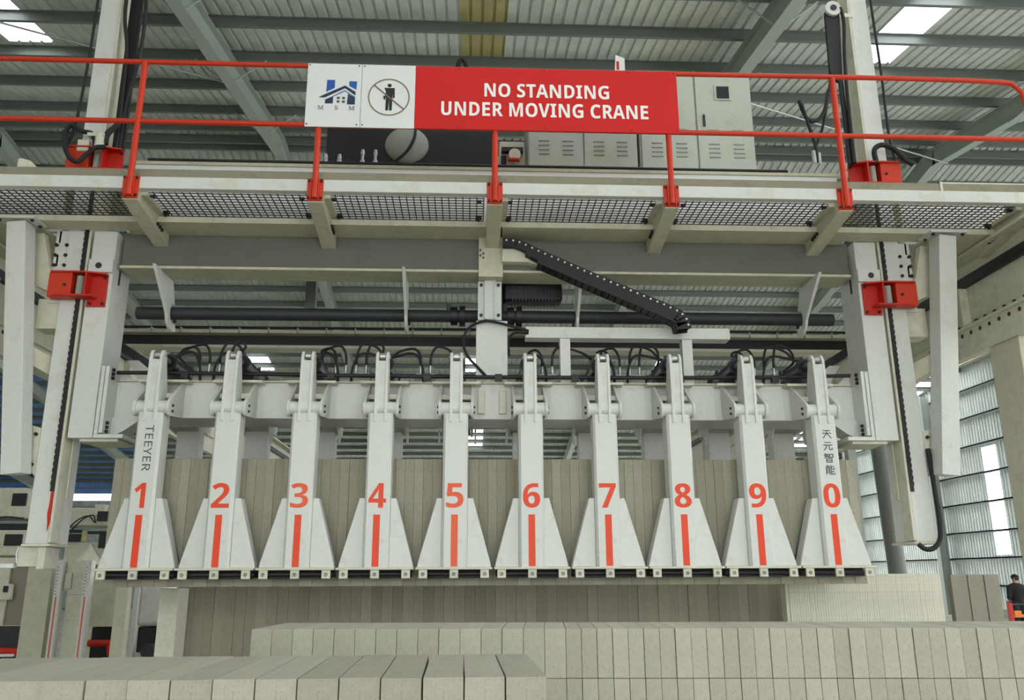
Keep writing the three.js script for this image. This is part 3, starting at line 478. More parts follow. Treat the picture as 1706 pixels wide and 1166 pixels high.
{ // centre column, cable tray and drag chain
  const t = thing('centre_column', 'white centre column with a bolted plate standing on the crossbeam', 'column', [0, 3.385, -0.4]);
  part(t, 'lower_tube', [rb(-0.142, 0.128, 3.385, 3.925, -0.52, -0.3, 0.006)], M.white);
  const p = part(t, 'bolted_plate', [rb(-0.128, 0.077, 3.93, 4.28, -0.32, -0.295, 0.003), bx(-0.064, 0.018, 3.93, 4.35, -0.295, -0.27), bx(-0.07, -0.06, 3.93, 4.35, -0.295, -0.25), bx(0.014, 0.022, 3.93, 4.35, -0.295, -0.25)], M.white);
  each(p, 'bolt', [[-0.1, 3.97], [0.05, 3.97], [-0.1, 4.245], [0.05, 4.245]].map(([x, y]) => boltZ(x, y, -0.29, 0.015)), M.black);
  part(t, 'channel', [rb(-0.125, 0.085, 4.28, 4.66, -0.3, -0.17, 0.005)], M.dusty);
  part(t, 'side_bolt', [[-0.11, 4.47], [-0.085, 4.49], [-0.085, 4.45], [-0.11, 4.52]].map(([x, y]) => boltZ(x, y, -0.165, 0.008)), M.dark);
  each(t, 'cable_loop', [tube([[0.31, 3.82, -0.25], [0.2, 3.85, -0.25], [0.05, 3.89, -0.25], [-0.08, 3.905, -0.26], [-0.2, 3.86, -0.3], [-0.25, 3.75, -0.3], [-0.22, 3.62, -0.3], [-0.12, 3.5, -0.29], [-0.05, 3.42, -0.27]], 0.012, 50, 8), tube([[0.31, 3.815, -0.3], [0.18, 3.81, -0.3], [0.14, 3.76, -0.31], [0.14, 3.62, -0.32]], 0.012, 20, 8)], M.rubber);
  const c = thing('cable_tray', 'white cable tray on two legs above the crossbeam', 'cable tray', [1.2, 3.385, -0.35]);
  part(c, 'trough', [rb(0.285, 2.07, 3.775, 3.875, -0.44, -0.3, 0.004)], M.white);
  for (const x of [0.625, 1.69]) part(c, 'leg', [rb(x - 0.045, x + 0.045, 3.385, 3.775, -0.4, -0.31, 0.004)], M.white);
  const d = thing('drag_chain', 'black cable drag chain sloping from the girder down to the white tray', 'drag chain', [0.8, 4.2, -0.2]);
  const path = new THREE.CatmullRomCurve3([[0.08, 4.56, 0], [0.2, 4.55, 0], [0.42, 4.45, 0], [0.9, 4.235, 0], [1.3, 4.06, 0], [1.5, 3.97, 0], [1.6, 3.915, 0], [1.65, 3.85, 0], [1.665, 3.77, 0]].map(V), false, 'centripetal');
  const N = 30; for (let i = 0; i < N; i++) {
    const u = (i + 0.5) / N, p0 = path.getPointAt(u), tg = path.getTangentAt(u), h = u < 0.12 ? 0.07 : u < 0.2 ? 0.1 : 0.125, L = path.getLength() / N, a = Math.atan2(tg.y, tg.x);
    const k = [rb(-L * 0.52, L * 0.52, -h, 0, 0.06, 0.075, 0.003), rb(-L * 0.52, L * 0.52, -h, 0, -0.075, -0.06, 0.003), bx(-L * 0.3, L * 0.3, -0.012, -0.004, -0.06, 0.06), bx(-L * 0.42, L * 0.42, -h + 0.002, -h + 0.02, -0.06, 0.06)].map((g) => g.rotateZ(a).translate(p0.x, p0.y + 0.03, -0.12));
    const lk = part(d, 'link', k, M.chain);
    part(lk, 'rivet', [new THREE.CylinderGeometry(0.0085, 0.0085, 0.006, 8).rotateX(Math.PI / 2).translate(0, -0.022, 0.077).rotateZ(a).translate(p0.x, p0.y + 0.03, -0.12)], M.signWhite);
  }
  part(d, 'anchor', [rb(0.075, 0.32, 4.4, 4.52, -0.3, -0.12, 0.004), exZ([[0.3, 4.4], [0.3, 4.52], [0.42, 4.47], [0.42, 4.37]], -0.28, -0.13)], M.cream);
}
{ // drive shaft, motor, rear I-beam
  const t = thing('drive_shaft', 'dark drive shaft with two couplings running across behind the girder', 'shaft', [0, 4.06, -0.62]);
  part(t, 'shaft', [rod([-3.14, 4.06, -0.62], [3.14, 4.06, -0.62], 0.057, 20)], M.dark);
  for (const x of [-0.3, 0.21]) part(t, 'coupling', [rod([x - 0.07, 4.06, -0.62], [x - 0.01, 4.06, -0.62], 0.085, 18), rod([x + 0.01, 4.06, -0.62], [x + 0.06, 4.06, -0.62], 0.095, 18), bx(x - 0.11, x - 0.07, 4.09, 4.17, -0.66, -0.58)], M.black);
  part(t, 'gearbox', [rb(-0.1, 0.1, 3.98, 4.38, -0.78, -0.55, 0.01)], M.black);
  const m = part(t, 'motor', [rb(0.1, 0.64, 4.19, 4.38, -0.72, -0.54, 0.03)], M.black);
  part(m, 'cooling_fin', Array.from({ length: 14 }, (_, i) => bx(0.18 + i * 0.03, 0.19 + i * 0.03, 4.183, 4.387, -0.727, -0.533)), M.dark);
  solo('hung_post', [rb(-1.79, -1.69, 4.2, 4.64, -1.25, -1.15)], M.postGrey, 'short grey post hanging behind the girder, left of the centre column', 'post', [-1.74, 4.2, -1.2]);  // grey post hanging free, joined to neither ceiling nor girder
  const b = thing('cross_beam', 'pale ribbed I-beam crossing behind the drive shaft', 'beam', [0, 4.1, -2.0]);
  each(b, 'flange', [bx(-4.4, 4.4, 4.255, 4.29, -2.1, -1.9), bx(-4.4, 4.4, 4.095, 4.125, -2.1, -1.9)], M.cream);
  part(b, 'web', [bx(-4.4, 4.4, 4.12, 4.26, -2.03, -2.01)], M.dark);  // web coloured dark to stand in for the shadow between the flanges
  each(b, 'rib', Array.from({ length: 28 }, (_, i) => bx(-4.1 + i * 0.3 - 0.006, -4.1 + i * 0.3 + 0.006, 4.255, 4.31, -2.08, -1.88)), M.grey);
  part(b, 'cable', [rod([-4.3, 4.325, -1.95], [4.3, 4.335, -1.95], 0.014, 8)], M.black);
  for (const s of [-1, 1]) { const o = thing('diagonal_strut', `dark diagonal strut rising from behind the crossbeam at its ${s < 0 ? 'left' : 'right'} end`, 'strut', [s * 2.9, 3.5, -0.9]); part(o, 'bar', [beam([s * 2.72, 3.42, -0.95], [s * 3.42, 3.86, -0.95], 0.05, 0.075)], M.dark); part(o, 'plate', [exZ([[s * 2.8, 3.385], [s * 3.1, 3.385], [s * 3.3, 3.7], [s * 3.2, 3.7]], -0.93, -0.91)], M.white); }
}
{ // cabinets and plant on top of the girder
  const c1 = thing('control_cabinet', 'tall grey-green control cabinet with a small grille at the right of the girder', 'cabinet', [1.9, 5.35, -0.5]);
  part(c1, 'body', [rb(1.36, 2.45, 5.35, 6.44, -0.75, -0.33, 0.008)], M.cabinet);
  const slots = (x0, x1, ys, z) => ys.flatMap((y) => [0.18, 0.62].map((f) => rb(x0 + (x1 - x0) * f, x0 + (x1 - x0) * (f + 0.2), y, y + 0.012, z, z + 0.01, 0.004)));
  for (const [a, b] of [[1.375, 1.895], [1.91, 2.435]]) {
    const d = part(c1, 'door', [rb(a, b, 5.385, 6.42, -0.33, -0.305, 0.006)], M.cabinet);
    part(d, 'vent_slot', slots(a, b, [5.52, 5.565, 5.61, 5.655, 5.8], -0.306), M.grey);
    if (a > 1.9) { part(d, 'grille', [bx(2.09, 2.25, 6.12, 6.28, -0.306, -0.295)], M.cabinet); part(d, 'grille_mesh', Array.from({ length: 9 }, (_, i) => bx(2.115, 2.225, 6.14 + i * 0.0135, 6.147 + i * 0.0135, -0.295, -0.29)).concat(bx(2.11, 2.23, 6.135, 6.265, -0.2955, -0.2945)), M.dark); part(d, 'handle', [rb(1.965, 1.985, 5.84, 5.96, -0.305, -0.285, 0.004)], M.dark); }
  }
  const c2 = thing('control_cabinet', 'lower grey-green louvred cabinet half hidden by the red sign', 'cabinet', [0.84, 5.35, -0.5]);
  part(c2, 'body', [rb(0.32, 1.34, 5.35, 6.1, -0.75, -0.33, 0.008)], M.cabinet);
  for (const [a, b] of [[0.33, 0.83], [0.84, 1.33]]) { const d = part(c2, 'door', [rb(a, b, 5.385, 6.08, -0.33, -0.305, 0.006)], M.cabinet); part(d, 'vent_slot', slots(a, b, [5.52, 5.565, 5.61, 5.655], -0.306), M.grey); }
  const u = thing('hydraulic_unit', 'black hydraulic power unit below the white end of the sign', 'power unit', [-0.75, 5.35, -0.6]);
  part(u, 'tank', [rb(-1.55, 0.03, 5.35, 6.05, -1.0, -0.5, 0.02)], M.chain);
  part(u, 'lid', [rb(-1.5, 0.0, 6.05, 6.08, -0.98, -0.52)], M.dark);
  const dm = part(u, 'fan_cowl', [new THREE.SphereGeometry(0.2, 28, 14, 0, Math.PI * 2, 0, Math.PI / 2).scale(1.02, 0.45, 0.92).rotateX(Math.PI / 2).translate(-0.8, 5.69, -0.5)], M.grey, 'pale domed fan cowl');
  part(dm, 'strap', [tube([[-0.72, 5.83, -0.45], [-0.73, 5.7, -0.4], [-0.8, 5.56, -0.39], [-0.95, 5.45, -0.42], [-1.1, 5.41, -0.45]], 0.014, 24, 8)], M.rubber);
  const mp = thing('pump', 'small white pump with a red fitting between the unit and the cabinet', 'pump', [0.2, 5.35, -0.38]);
  part(mp, 'housing', [rb(0.06, 0.3, 5.35, 5.7, -0.5, -0.4, 0.01), rod([0.2, 5.52, -0.4], [0.2, 5.52, -0.3], 0.055, 18)], M.cream);
  part(mp, 'fitting', [rod([0.1, 5.42, -0.36], [0.1, 5.52, -0.36], 0.025, 10), bx(0.08, 0.28, 5.57, 5.61, -0.4, -0.34)], M.rack);
  part(mp, 'red_cap', [rod([0.14, 5.46, -0.3], [0.24, 5.46, -0.3], 0.02, 10)], M.bracketRed);
  [[-1.51, 5.49], [-1.387, 5.49], [-1.18, 5.54], [-1.065, 5.54]].forEach(([x, y], i) => {
    const v = thing('valve_fitting', `steel valve fitting below the white sign panel, ${['first', 'second', 'third', 'fourth'][i]} from the left`, 'valve', [x, 5.35, -0.32], 'valve fittings in front of the power unit');
    part(v, 'stem', [rod([x, 5.35, -0.32], [x, y, -0.32], 0.014, 10), rod([x, 5.4, -0.32], [x, 5.43, -0.32], 0.024, 6), rod([x, y - 0.05, -0.32], [x, y - 0.02, -0.32], 0.02, 6)], M.steel);
    part(v, 'elbow', [rod([x - 0.03, 5.385, -0.32], [x + 0.03, 5.385, -0.32], 0.018, 10)], M.steel);
  });
  const pp = thing('pipe_pair', 'pair of thin dark pipes laid along the top of the girder', 'pipe', [0, 5.35, -0.26]);
  part(pp, 'pipe', [rod([-3.05, 5.363, -0.275], [2.7, 5.363, -0.275], 0.012, 10)], M.steel); part(pp, 'pipe', [rod([-3.05, 5.366, -0.245], [2.7, 5.366, -0.245], 0.013, 10)], M.black);
  const sg = thing('small_sign', 'small white sign with a red mark above the top edge of the red sign', 'sign', [1.2, 5.35, -0.3]);
  part(sg, 'plate', [exZ([[1.15, 6.38], [1.165, 6.58], [1.25, 6.545], [1.25, 6.38]], -0.305, -0.3)], M.signWhite);
  part(sg, 'red_mark', [bx(1.17, 1.195, 6.42, 6.51, -0.3, -0.298)], M.bracketRed); part(sg, 'stake', [bx(1.19, 1.22, 5.35, 6.4, -0.32, -0.306)], M.grey);
  solo('cable_loop', [tube([[-0.34, 6.06, -0.55], [-0.335, 6.4, -0.4], [-0.325, 6.48, -0.35], [-0.29, 6.52, -0.34], [-0.255, 6.48, -0.35], [-0.245, 6.4, -0.4], [-0.24, 6.06, -0.55]], 0.022, 40, 8)], M.rubber, 'black cable loop standing up behind the red sign', 'cable', [-0.29, 6.06, -0.5]);
  // hoses and belts round the mast tops
  const hl = thing('hose_bundle', 'dark hose bundle hanging beside the left mast above the walkway', 'hose', [-3.28, 5.35, -0.2]);
  each(hl, 'belt', [beam([-3.27, 8.2, -0.2], [-3.27, 5.36, -0.2], 0.05, 0.03), beam([-3.33, 8.2, -0.22], [-3.325, 5.36, -0.22], 0.07, 0.02)], M.black);
  part(hl, 'hose', [tube([[-3.35, 7.3, -0.15], [-3.37, 6.95, -0.14], [-3.36, 6.7, -0.14], [-3.32, 6.45, -0.15], [-3.31, 6.2, -0.16], [-3.3, 5.4, -0.17]], 0.017, 40, 8)], M.rubber);
  part(hl, 'hose', [tube([[-3.28, 7.3, -0.17], [-3.21, 7.0, -0.16], [-3.19, 6.6, -0.16], [-3.22, 6.2, -0.17], [-3.27, 5.9, -0.18], [-3.28, 5.4, -0.18]], 0.017, 40, 8)], M.rubber);
  const lb = thing('hose_loop', 'tangled black hose loop round the red bracket above the left walkway', 'hose', [-3.5, 5.35, -0.05]);
  part(lb, 'hose', [tube([[-3.67, 5.36, -0.08], [-3.7, 5.53, -0.07], [-3.66, 5.58, -0.06], [-3.55, 5.52, -0.05], [-3.47, 5.5, -0.05], [-3.44, 5.42, -0.06], [-3.44, 5.34, -0.06]], 0.02, 40, 8)], M.rubber);
  part(lb, 'hose', [tube([[-3.69, 5.5, -0.02], [-3.65, 5.34, 0.01], [-3.58, 5.22, 0.03], [-3.52, 5.19, 0.03], [-3.46, 5.26, 0.02], [-3.4, 5.34, 0], [-3.32, 5.36, -0.02]], 0.02, 40, 8)], M.rubber);
  part(lb, 'hose', [tube([[-3.24, 5.7, -0.12], [-3.3, 5.6, -0.1], [-3.35, 5.52, -0.08], [-3.36, 5.42, -0.08]], 0.026, 20, 8)], M.rubber);
  part(lb, 'pump_block', [rb(-3.58, -3.48, 5.33, 5.44, -0.1, -0.04, 0.01), rod([-3.4, 5.34, -0.06], [-3.4, 5.5, -0.06], 0.04, 14), bx(-3.5, -3.36, 5.47, 5.5, -0.1, -0.03)], M.cream);
  solo('mast_cable', [tube([[-3.62, 8, -0.13], [-3.62, 6.9, -0.13], [-3.63, 6.2, -0.13], [-3.66, 5.6, -0.12], [-3.7, 5.36, -0.1]], 0.012, 40, 6)], M.rubber, 'thin black cable down the outer edge of the left mast', 'cable', [-3.66, 5.36, -0.1]);
  solo('mast_cable', [tube([[3.63, 8, -0.13], [3.63, 7.1, -0.13], [3.64, 6.3, -0.13], [3.63, 5.7, -0.12], [3.65, 5.36, -0.1]], 0.012, 40, 6)], M.rubber, 'thin black cable down the outer edge of the right mast', 'cable', [3.66, 5.36, -0.1]);
  const hr = thing('hose_hanger', 'fan of black hoses hanging from a white pulley beside the right mast', 'hose', [3.2, 5.35, -0.1]);
  part(hr, 'pulley', [rod([3.21, 6.97, -0.14], [3.21, 6.97, -0.04], 0.075, 20), bx(3.19, 3.44, 6.95, 6.99, -0.16, -0.14)], M.white);
  part(hr, 'pulley_hub', [rod([3.21, 6.97, -0.04], [3.21, 6.97, -0.03], 0.03, 14)], M.dark);
  part(hr, 'belt', [exZ([[3.14, 6.97], [3.28, 6.97], [3.235, 6.25], [3.24, 5.36], [3.2, 5.36], [3.2, 6.2], [3.12, 6.25]], -0.1, -0.07)], M.black);
  part(hr, 'hose', [tube([[3.28, 6.98, -0.05], [3.3, 6.85, -0.05], [3.27, 6.5, -0.05], [3.25, 6.1, -0.05], [3.24, 5.5, -0.05], [3.24, 5.36, -0.05]], 0.017, 30, 8)], M.rubber);
  part(hr, 'hose', [tube([[3.13, 6.3, -0.06], [3.06, 6.0, -0.05], [2.98, 5.7, -0.05], [2.9, 5.5, -0.05], [2.885, 5.36, -0.05]], 0.013, 30, 8)], M.rubber);
  part(hr, 'hose', [tube([[2.785, 5.97, -0.04], [2.81, 5.87, -0.04], [2.86, 5.77, -0.04], [2.93, 5.77, -0.04], [3.0, 5.85, -0.04], [3.08, 6.1, -0.05]], 0.017, 30, 8)], M.rubber);
  part(hr, 'hose', [tube([[2.8, 5.93, -0.03], [2.85, 5.7, -0.03], [2.895, 5.5, -0.04], [2.9, 5.36, -0.05]], 0.015, 20, 8)], M.rubber);
  part(hr, 'coupling', [rod([2.875, 5.35, -0.05], [2.875, 5.47, -0.05], 0.02, 8), rod([2.92, 5.35, -0.05], [2.92, 5.45, -0.05], 0.018, 8)], M.steel);
  solo('bent_hose', [tube([[3.44, 5.36, -0.05], [3.44, 5.5, -0.05], [3.5, 5.54, -0.04], [3.6, 5.5, -0.03], [3.7, 5.38, -0.02], [3.76, 5.34, -0.02]], 0.024, 30, 8)], M.rubber, 'short bent black hose over the red bracket above the right walkway', 'hose', [3.55, 5.36, -0.04]);
}
// ================================================================ CONCRETE BLOCKS AND PANELS
const pick = (a) => a[Math.floor(rnd() * a.length)];
const blockGeo = (w, h, d) => uvShift(merge([new RoundedBoxGeometry(w - 0.0012, h - 0.0012, d, 1, 0.002)]));
function uvShift(g) { return g; }
{ // the pack of panels held by the clamps
  const t = thing('panel_pack', 'grey pack of upright concrete panels gripped by the numbered clamp arms', 'panel pack', [0, 1.722, -0.55]);
  const N = 81, w = 6.06 / N, g = [0.93, 0.965, 1].map((k) => blockGeo(w, 0.885, 0.6 * k + 0.03)), K = 60, w2 = 6.06 / K, g2 = blockGeo(w2, 0.115, 0.6), g2b = blockGeo(w2, 0.115, 0.594);
  for (let i = 0; i < N; i++) piece(t, 'panel', g[2], pick(panelMats), -3.03 + (i + 0.5) * w, 2.28, -0.567 + rr(-0.004, 0.004));
  for (let i = 0; i < K; i++) piece(t, 'panel', rnd() < 0.5 ? g2 : g2b, pick(panelMats), -3.03 + (i + 0.5) * w2, 1.78, -0.55 + rr(-0.003, 0.003));
}
{ // the cake standing behind, on its carrier
  const t = thing('panel_pack', 'dark grey row of upright panels standing below and behind the lifted pack', 'panel pack', [0, 0.5, -1.95]);
  const x0 = -2.83, N = 66, w = 0.0965, g = blockGeo(w, 1.25, 0.6);
  for (let i = 0; i < N; i++) piece(t, 'panel', g, pick(panelMats), x0 + (i + 0.5) * w, 1.125, -1.9 + rr(-0.006, 0.006));
  const e = solo('end_slab', [rb(-2.91, -2.745, 0.5, 1.7, -1.5, -1.22)], whiteCake[1], 'smooth pale slab standing at the left end of the dark panel row', 'slab', [-2.83, 0.5, -1.36]);
  const c = thing('cake_carrier', 'low steel carrier under the dark panel row', 'carrier', [0, 0, -1.8]);
  part(c, 'deck', [bx(-3.2, 4.4, 0.42, 0.5, -2.3, -0.8)], M.dark); each(c, 'runner', [-1.0, -2.1].map((z) => bx(-3.1, 4.3, 0, 0.42, z - 0.06, z + 0.06)), M.dark);
  const q = thing('board_pack', 'near white pack of fine ribbed boards to the right below the last clamp arm', 'board pack', [3.35, 0.5, -1.1]);
  const gw = blockGeo(0.0234, 1.3, 0.12), n = 61; // boards
  for (let i = 0; i < n; i++) { const h = i < 33 ? 1.225 : 1.3; piece(q, 'board', gw, whiteCake[0], 2.655 + (i + 0.5) * 0.0229, 0.5 + 0.65, -1.06 + rr(-0.001, 0.001)); }
  piece(q, 'edge_board', blockGeo(0.03, 1.3, 0.12), whiteCake[0], 2.635, 1.15, -1.055);
}
{ // the two nearer stacks of blocks
  const s1 = thing('block_stand', 'steel stand under the nearest row of blocks', 'stand', [-1, 0, 4.2]);
  part(s1, 'top', [bx(-2.7, 0.1, 1.24, 1.312, 3.85, 4.45)], M.dark); each(s1, 'leg', [-2.6, -1.3, 0].flatMap((x) => [3.9, 4.4].map((z) => bx(x - 0.04, x + 0.04, 0, 1.24, z - 0.04, z + 0.04))), M.dark);
  const w = 0.1, g = [0, 1].map((k) => blockGeo(w, 0.248, 0.62 - 0.006 * k));
  const put = (x, y, z, ry, geo, m, label, group) => { const b = new THREE.Mesh(geo, m); b.name = numbered('concrete_block'); b.position.set(x, y, z); b.rotation.y = ry; b.castShadow = b.receiveShadow = true; b.userData = { label, category: 'block', group }; scene.add(b); };
  for (let i = 0; i < 3; i++) put(-0.243 + i * 0.1015 - 0.0, 1.436, 4.13, 0.012, g[i % 2], pale[[0, 2, 1][i]], `pale block ${['just right of the dark gap', 'in the middle of the last three', 'at the right end'][i]} of the nearest row`, 'blocks of the nearest row');
  for (let i = 0; i < 23; i++) put(-0.348 - i * 0.1012, 1.436 + rr(-0.001, 0.001), 4.125 + rr(-0.003, 0.003), 0.02, g[i % 2], pick(pale), `pale block, ${nth(i + 1)} to the left of the dark gap in the nearest row`, 'blocks of the nearest row');
  const dir = [Math.cos(0.085), -Math.sin(0.085)], o = [-1.24, 2.06], ry = -0.085; // row turned a little away to the right
  const W1 = 0.1062, W2 = 0.0775, gA = blockGeo(W1, 0.236, 0.6), gB = blockGeo(W2, 0.236, 0.6);
  const s2 = thing('block_stand', 'long steel stand under the middle row of blocks', 'stand', [0.7, 0, 1.9]);
  for (const [y, n] of [[1.422, 0], [1.185, 1]]) {
    let d = 0;
    for (let i = 0; i < 48; i++) {
      const ww = i < 15 ? W1 : W2, c = d + ww / 2; d += ww + 0.0008;
      const x = o[0] + dir[0] * c - Math.sin(0.085) * 0.3, z = o[1] + Math.sin(0.085) * c - Math.cos(0.085) * 0.3 + rr(-0.003, 0.003);
      put(x, y, z, ry, i < 15 ? gA : gB, pick(midPale), i < 15 ? `wide pale block, ${nth(i + 1)} from the left end in the ${n ? 'lower' : 'upper'} course of the middle row` : `narrow pale block, ${nth(i - 14)} after the last wide one in the ${n ? 'lower' : 'upper'} course`, `${i < 15 ? 'wide' : 'narrow'} ${n ? 'lower' : 'upper'} blocks of the middle row`);
    }
  }
  const along2 = (c, k) => [o[0] + dir[0] * c - Math.sin(0.085) * k, o[1] + Math.sin(0.085) * c - Math.cos(0.085) * k];
  const A = along2(0, 0.3), B = along2(4.2, 0.3);
  part(s2, 'top', [beam([A[0], 1.025, A[1]], [B[0], 1.025, B[1]], 0.5, 0.08)], M.dark);
  each(s2, 'leg', [0.2, 2.1, 4].flatMap((c) => [0.12, 0.48].map((k) => { const [x, z] = along2(c, k); return bx(x - 0.04, x + 0.04, 0, 0.99, z - 0.04, z + 0.04); })), M.dark);
}
// ================================================================ BACKGROUND, RIGHT
{
  const slabL = ['left', 'middle', 'right'];
  [[10.36, 10.725], [10.73, 11.085], [11.09, 11.42]].forEach(([a, b], i) => solo('upright_slab', [rb(a, b, 0, 1.775, -12.14 + 0.03 * i, -11.98 + 0.02 * i, 0.006)], slabMat, `tall dark grey slab standing by the right wall, ${slabL[i]} of three`, 'slab', [(a + b) / 2, 0, -12]));
  solo('roof_post', [rod([4.72, 0, -3], [4.62, 3.6, -3], 0.1, 18), bx(4.58, 4.86, 0, 0.03, -3.15, -2.85)], M.postGrey, 'dark grey round post behind the right mast', 'post', [4.7, 0, -3]);
  solo('guide_post', [rb(4.22, 4.32, 0, 3.4, -3.05, -2.95)], M.grey, 'slim grey post left of the dark round post', 'post', [4.27, 0, -3]);
  const c = thing('barrier_cart', 'red and orange barrier cart beside the man at the right edge', 'cart', [15.2, 0, -16.9]);
  part(c, 'post', [rb(14.68, 14.8, 0, 1.0, -17, -16.9, 0.01)], M.bracketRed); each(c, 'rail', [rb(14.7, 16.6, 0.62, 0.7, -16.98, -16.92), rb(14.7, 16.6, 0.2, 0.26, -16.98, -16.92)], M.orange); part(c, 'top_bar', [rod([14.75, 0.96, -16.95], [16.5, 0.96, -16.95], 0.03)], M.dark); part(c, 'orange_box', [rb(14.82, 15.02, 0.66, 0.8, -17, -16.9)], M.orange);
  const fl = thing('timber_pile', 'low pile of pale timbers on the floor by the right wall column', 'timber', [12, 0, -13.4]);
  part(fl, 'timber', [rb(9.6, 10.4, 0, 0.98, -13.6, -13.45), rb(9.3, 10.5, 0.98, 1.04, -13.7, -13.4)], M.orange);
}
{ // man in black
  const t = thing('person', 'man in a black shirt and black cap standing at the right edge', 'person', [15.35, 0, -17.5]);
  const bx0 = 15.35, bz = -17.5;
  const field = (caps, lo, hi, res, k = 0.05) => {
    const mc = new MarchingCubes(res, new THREE.MeshBasicMaterial(), false, false, 200000); mc.isolation = 0;
    const c = [(lo[0] + hi[0]) / 2, (lo[1] + hi[1]) / 2, (lo[2] + hi[2]) / 2], h = Math.max(hi[0] - lo[0], hi[1] - lo[1], hi[2] - lo[2]) / 2;
    const p = new THREE.Vector3(), ab = new THREE.Vector3(), ap = new THREE.Vector3();
    const cs = caps.map(([a, b, ra, rbb, sq = 1]) => [V(a), V(b), ra, rbb, sq]);
    for (let z = 0; z < res; z++) for (let y = 0; y < res; y++) for (let x = 0; x < res; x++) {
      p.set(c[0] + (x / (res / 2) - 1) * h, c[1] + (y / (res / 2) - 1) * h, c[2] + (z / (res / 2) - 1) * h);
      let e = 0;
      for (const [a, b, ra, r2, sq] of cs) { ab.subVectors(b, a); ap.subVectors(p, a); const u = Math.max(0, Math.min(1, ap.dot(ab) / Math.max(1e-9, ab.lengthSq()))); ap.addScaledVector(ab, -u); ap.z /= sq; e += Math.exp(-(ap.length() - (ra + (r2 - ra) * u)) / k); }
      mc.field[x + y * res + z * res * res] = k * Math.log(Math.max(e, 1e-30));
    }
    mc.update();
    const g = new THREE.BufferGeometry(); g.setAttribute('position', new THREE.BufferAttribute(mc.positionArray.slice(0, mc.count * 3), 3)); g.setAttribute('normal', new THREE.BufferAttribute(mc.normalArray.slice(0, mc.count * 3), 3));
    g.scale(h, h, h).translate(...c); const n = g.attributes.normal; for (let i = 0; i < n.count; i++) { const v = new THREE.Vector3().fromBufferAttribute(n, i).normalize(); n.setXYZ(i, v.x, v.y, v.z); } g.computeVertexNormals(); return mergeSmooth(g);
  };
  const mergeSmooth = (g) => { g.deleteAttribute('normal'); const m = mergeVertices(g, 1e-4); m.computeVertexNormals(); return m; };
  const P = (x, y, z) => [x, y, z];
  const torso = [[P(0, 0.98, 0), P(0, 1.15, 0), 0.15, 0.14, 0.72], [P(0, 1.15, 0), P(0, 1.36, 0), 0.14, 0.17, 0.7], [P(-0.13, 1.4, 0), P(0.13, 1.4, 0), 0.085, 0.085, 0.9]];
  const arms = [[P(-0.2, 1.4, 0), P(-0.26, 1.13, 0.03), 0.058, 0.046], [P(-0.26, 1.13, 0.03), P(-0.1, 1.02, -0.2), 0.043, 0.032], [P(0.2, 1.4, 0), P(0.26, 1.13, 0.03), 0.058, 0.046], [P(0.26, 1.13, 0.03), P(0.16, 1.02, -0.2), 0.043, 0.032]];
  const legs = [[P(-0.09, 0.95, 0), P(-0.1, 0.5, 0), 0.095, 0.062], [P(-0.1, 0.5, 0), P(-0.11, 0.09, 0.02), 0.06, 0.042], [P(0.09, 0.95, 0), P(0.1, 0.5, 0), 0.095, 0.062], [P(0.1, 0.5, 0), P(0.11, 0.09, 0.02), 0.06, 0.042]];
  const head = [[P(0, 1.45, 0), P(0.01, 1.55, -0.01), 0.055, 0.052], [P(0.01, 1.6, -0.015), P(0.015, 1.67, -0.01), 0.075, 0.092], [P(0.04, 1.57, -0.05), P(0.05, 1.6, -0.06), 0.035, 0.04], [P(0.09, 1.63, -0.085), P(0.1, 1.61, -0.095), 0.012, 0.016], [P(-0.05, 1.63, 0.055), P(-0.05, 1.66, 0.055), 0.016, 0.018]];
  const hands = [-0.1, 0.16].flatMap((x) => [[P(x, 1.02, -0.2), P(x + 0.01, 1.01, -0.27), 0.032, 0.036], ...[-0.03, -0.01, 0.01, 0.03].map((f) => [P(x + f, 1.01, -0.29), P(x + f, 0.985, -0.35 - 0.01 * (f > -0.02)), 0.009, 0.008]), [P(x - 0.035, 1.01, -0.24), P(x - 0.045, 1.0, -0.29), 0.01, 0.009]]);
  const feet = [-0.11, 0.11].map((x) => [P(x, 0.05, 0.03), P(x, 0.035, -0.17), 0.05, 0.035]);
  const T = (g) => g.translate(bx0, 0, bz);
  part(t, 'body', [T(field([...torso, ...arms, ...legs, ...head, ...hands, ...feet], [-0.9, 0, -0.9], [0.9, 1.8, 0.9], 110, 0.014))], M.skin);
  const infl = (a, d) => a.map(([p, q, r1, r2, s]) => [p, q, r1 + d, r2 + d, s]);
  part(t, 'shirt', [T(field([...infl(torso, 0.014), ...infl([arms[0], arms[2]], 0.014)], [-0.5, 0.8, -0.5], [0.5, 1.6, 0.5], 64, 0.02))], M.shirt);
  part(t, 'trousers', [T(field(infl(legs, 0.014), [-0.55, 0, -0.55], [0.55, 1.1, 0.55], 64, 0.015))], M.trousers);
  part(t, 'hair', [T(new THREE.SphereGeometry(0.099, 20, 12, 0, Math.PI * 2, 0, Math.PI * 0.62).rotateX(0.35).translate(0.012, 1.67, 0.0))], M.black);
  part(t, 'cap', [T(mergeGeometries([new THREE.SphereGeometry(0.106, 22, 10, 0, Math.PI * 2, 0, Math.PI / 2).scale(1, 0.9, 1.05).translate(0.015, 1.68, -0.01), new THREE.CylinderGeometry(0.075, 0.08, 0.012, 20).scale(1, 1, 1.25).rotateY(-0.9).translate(0.1, 1.685, -0.06)].map(clean)))], M.shirt);
  for (const s of [-0.11, 0.11]) part(t, 'shoe', [T(rb(s - 0.05, s + 0.05, 0, 0.09, -0.22, 0.08, 0.03))], M.black);
}
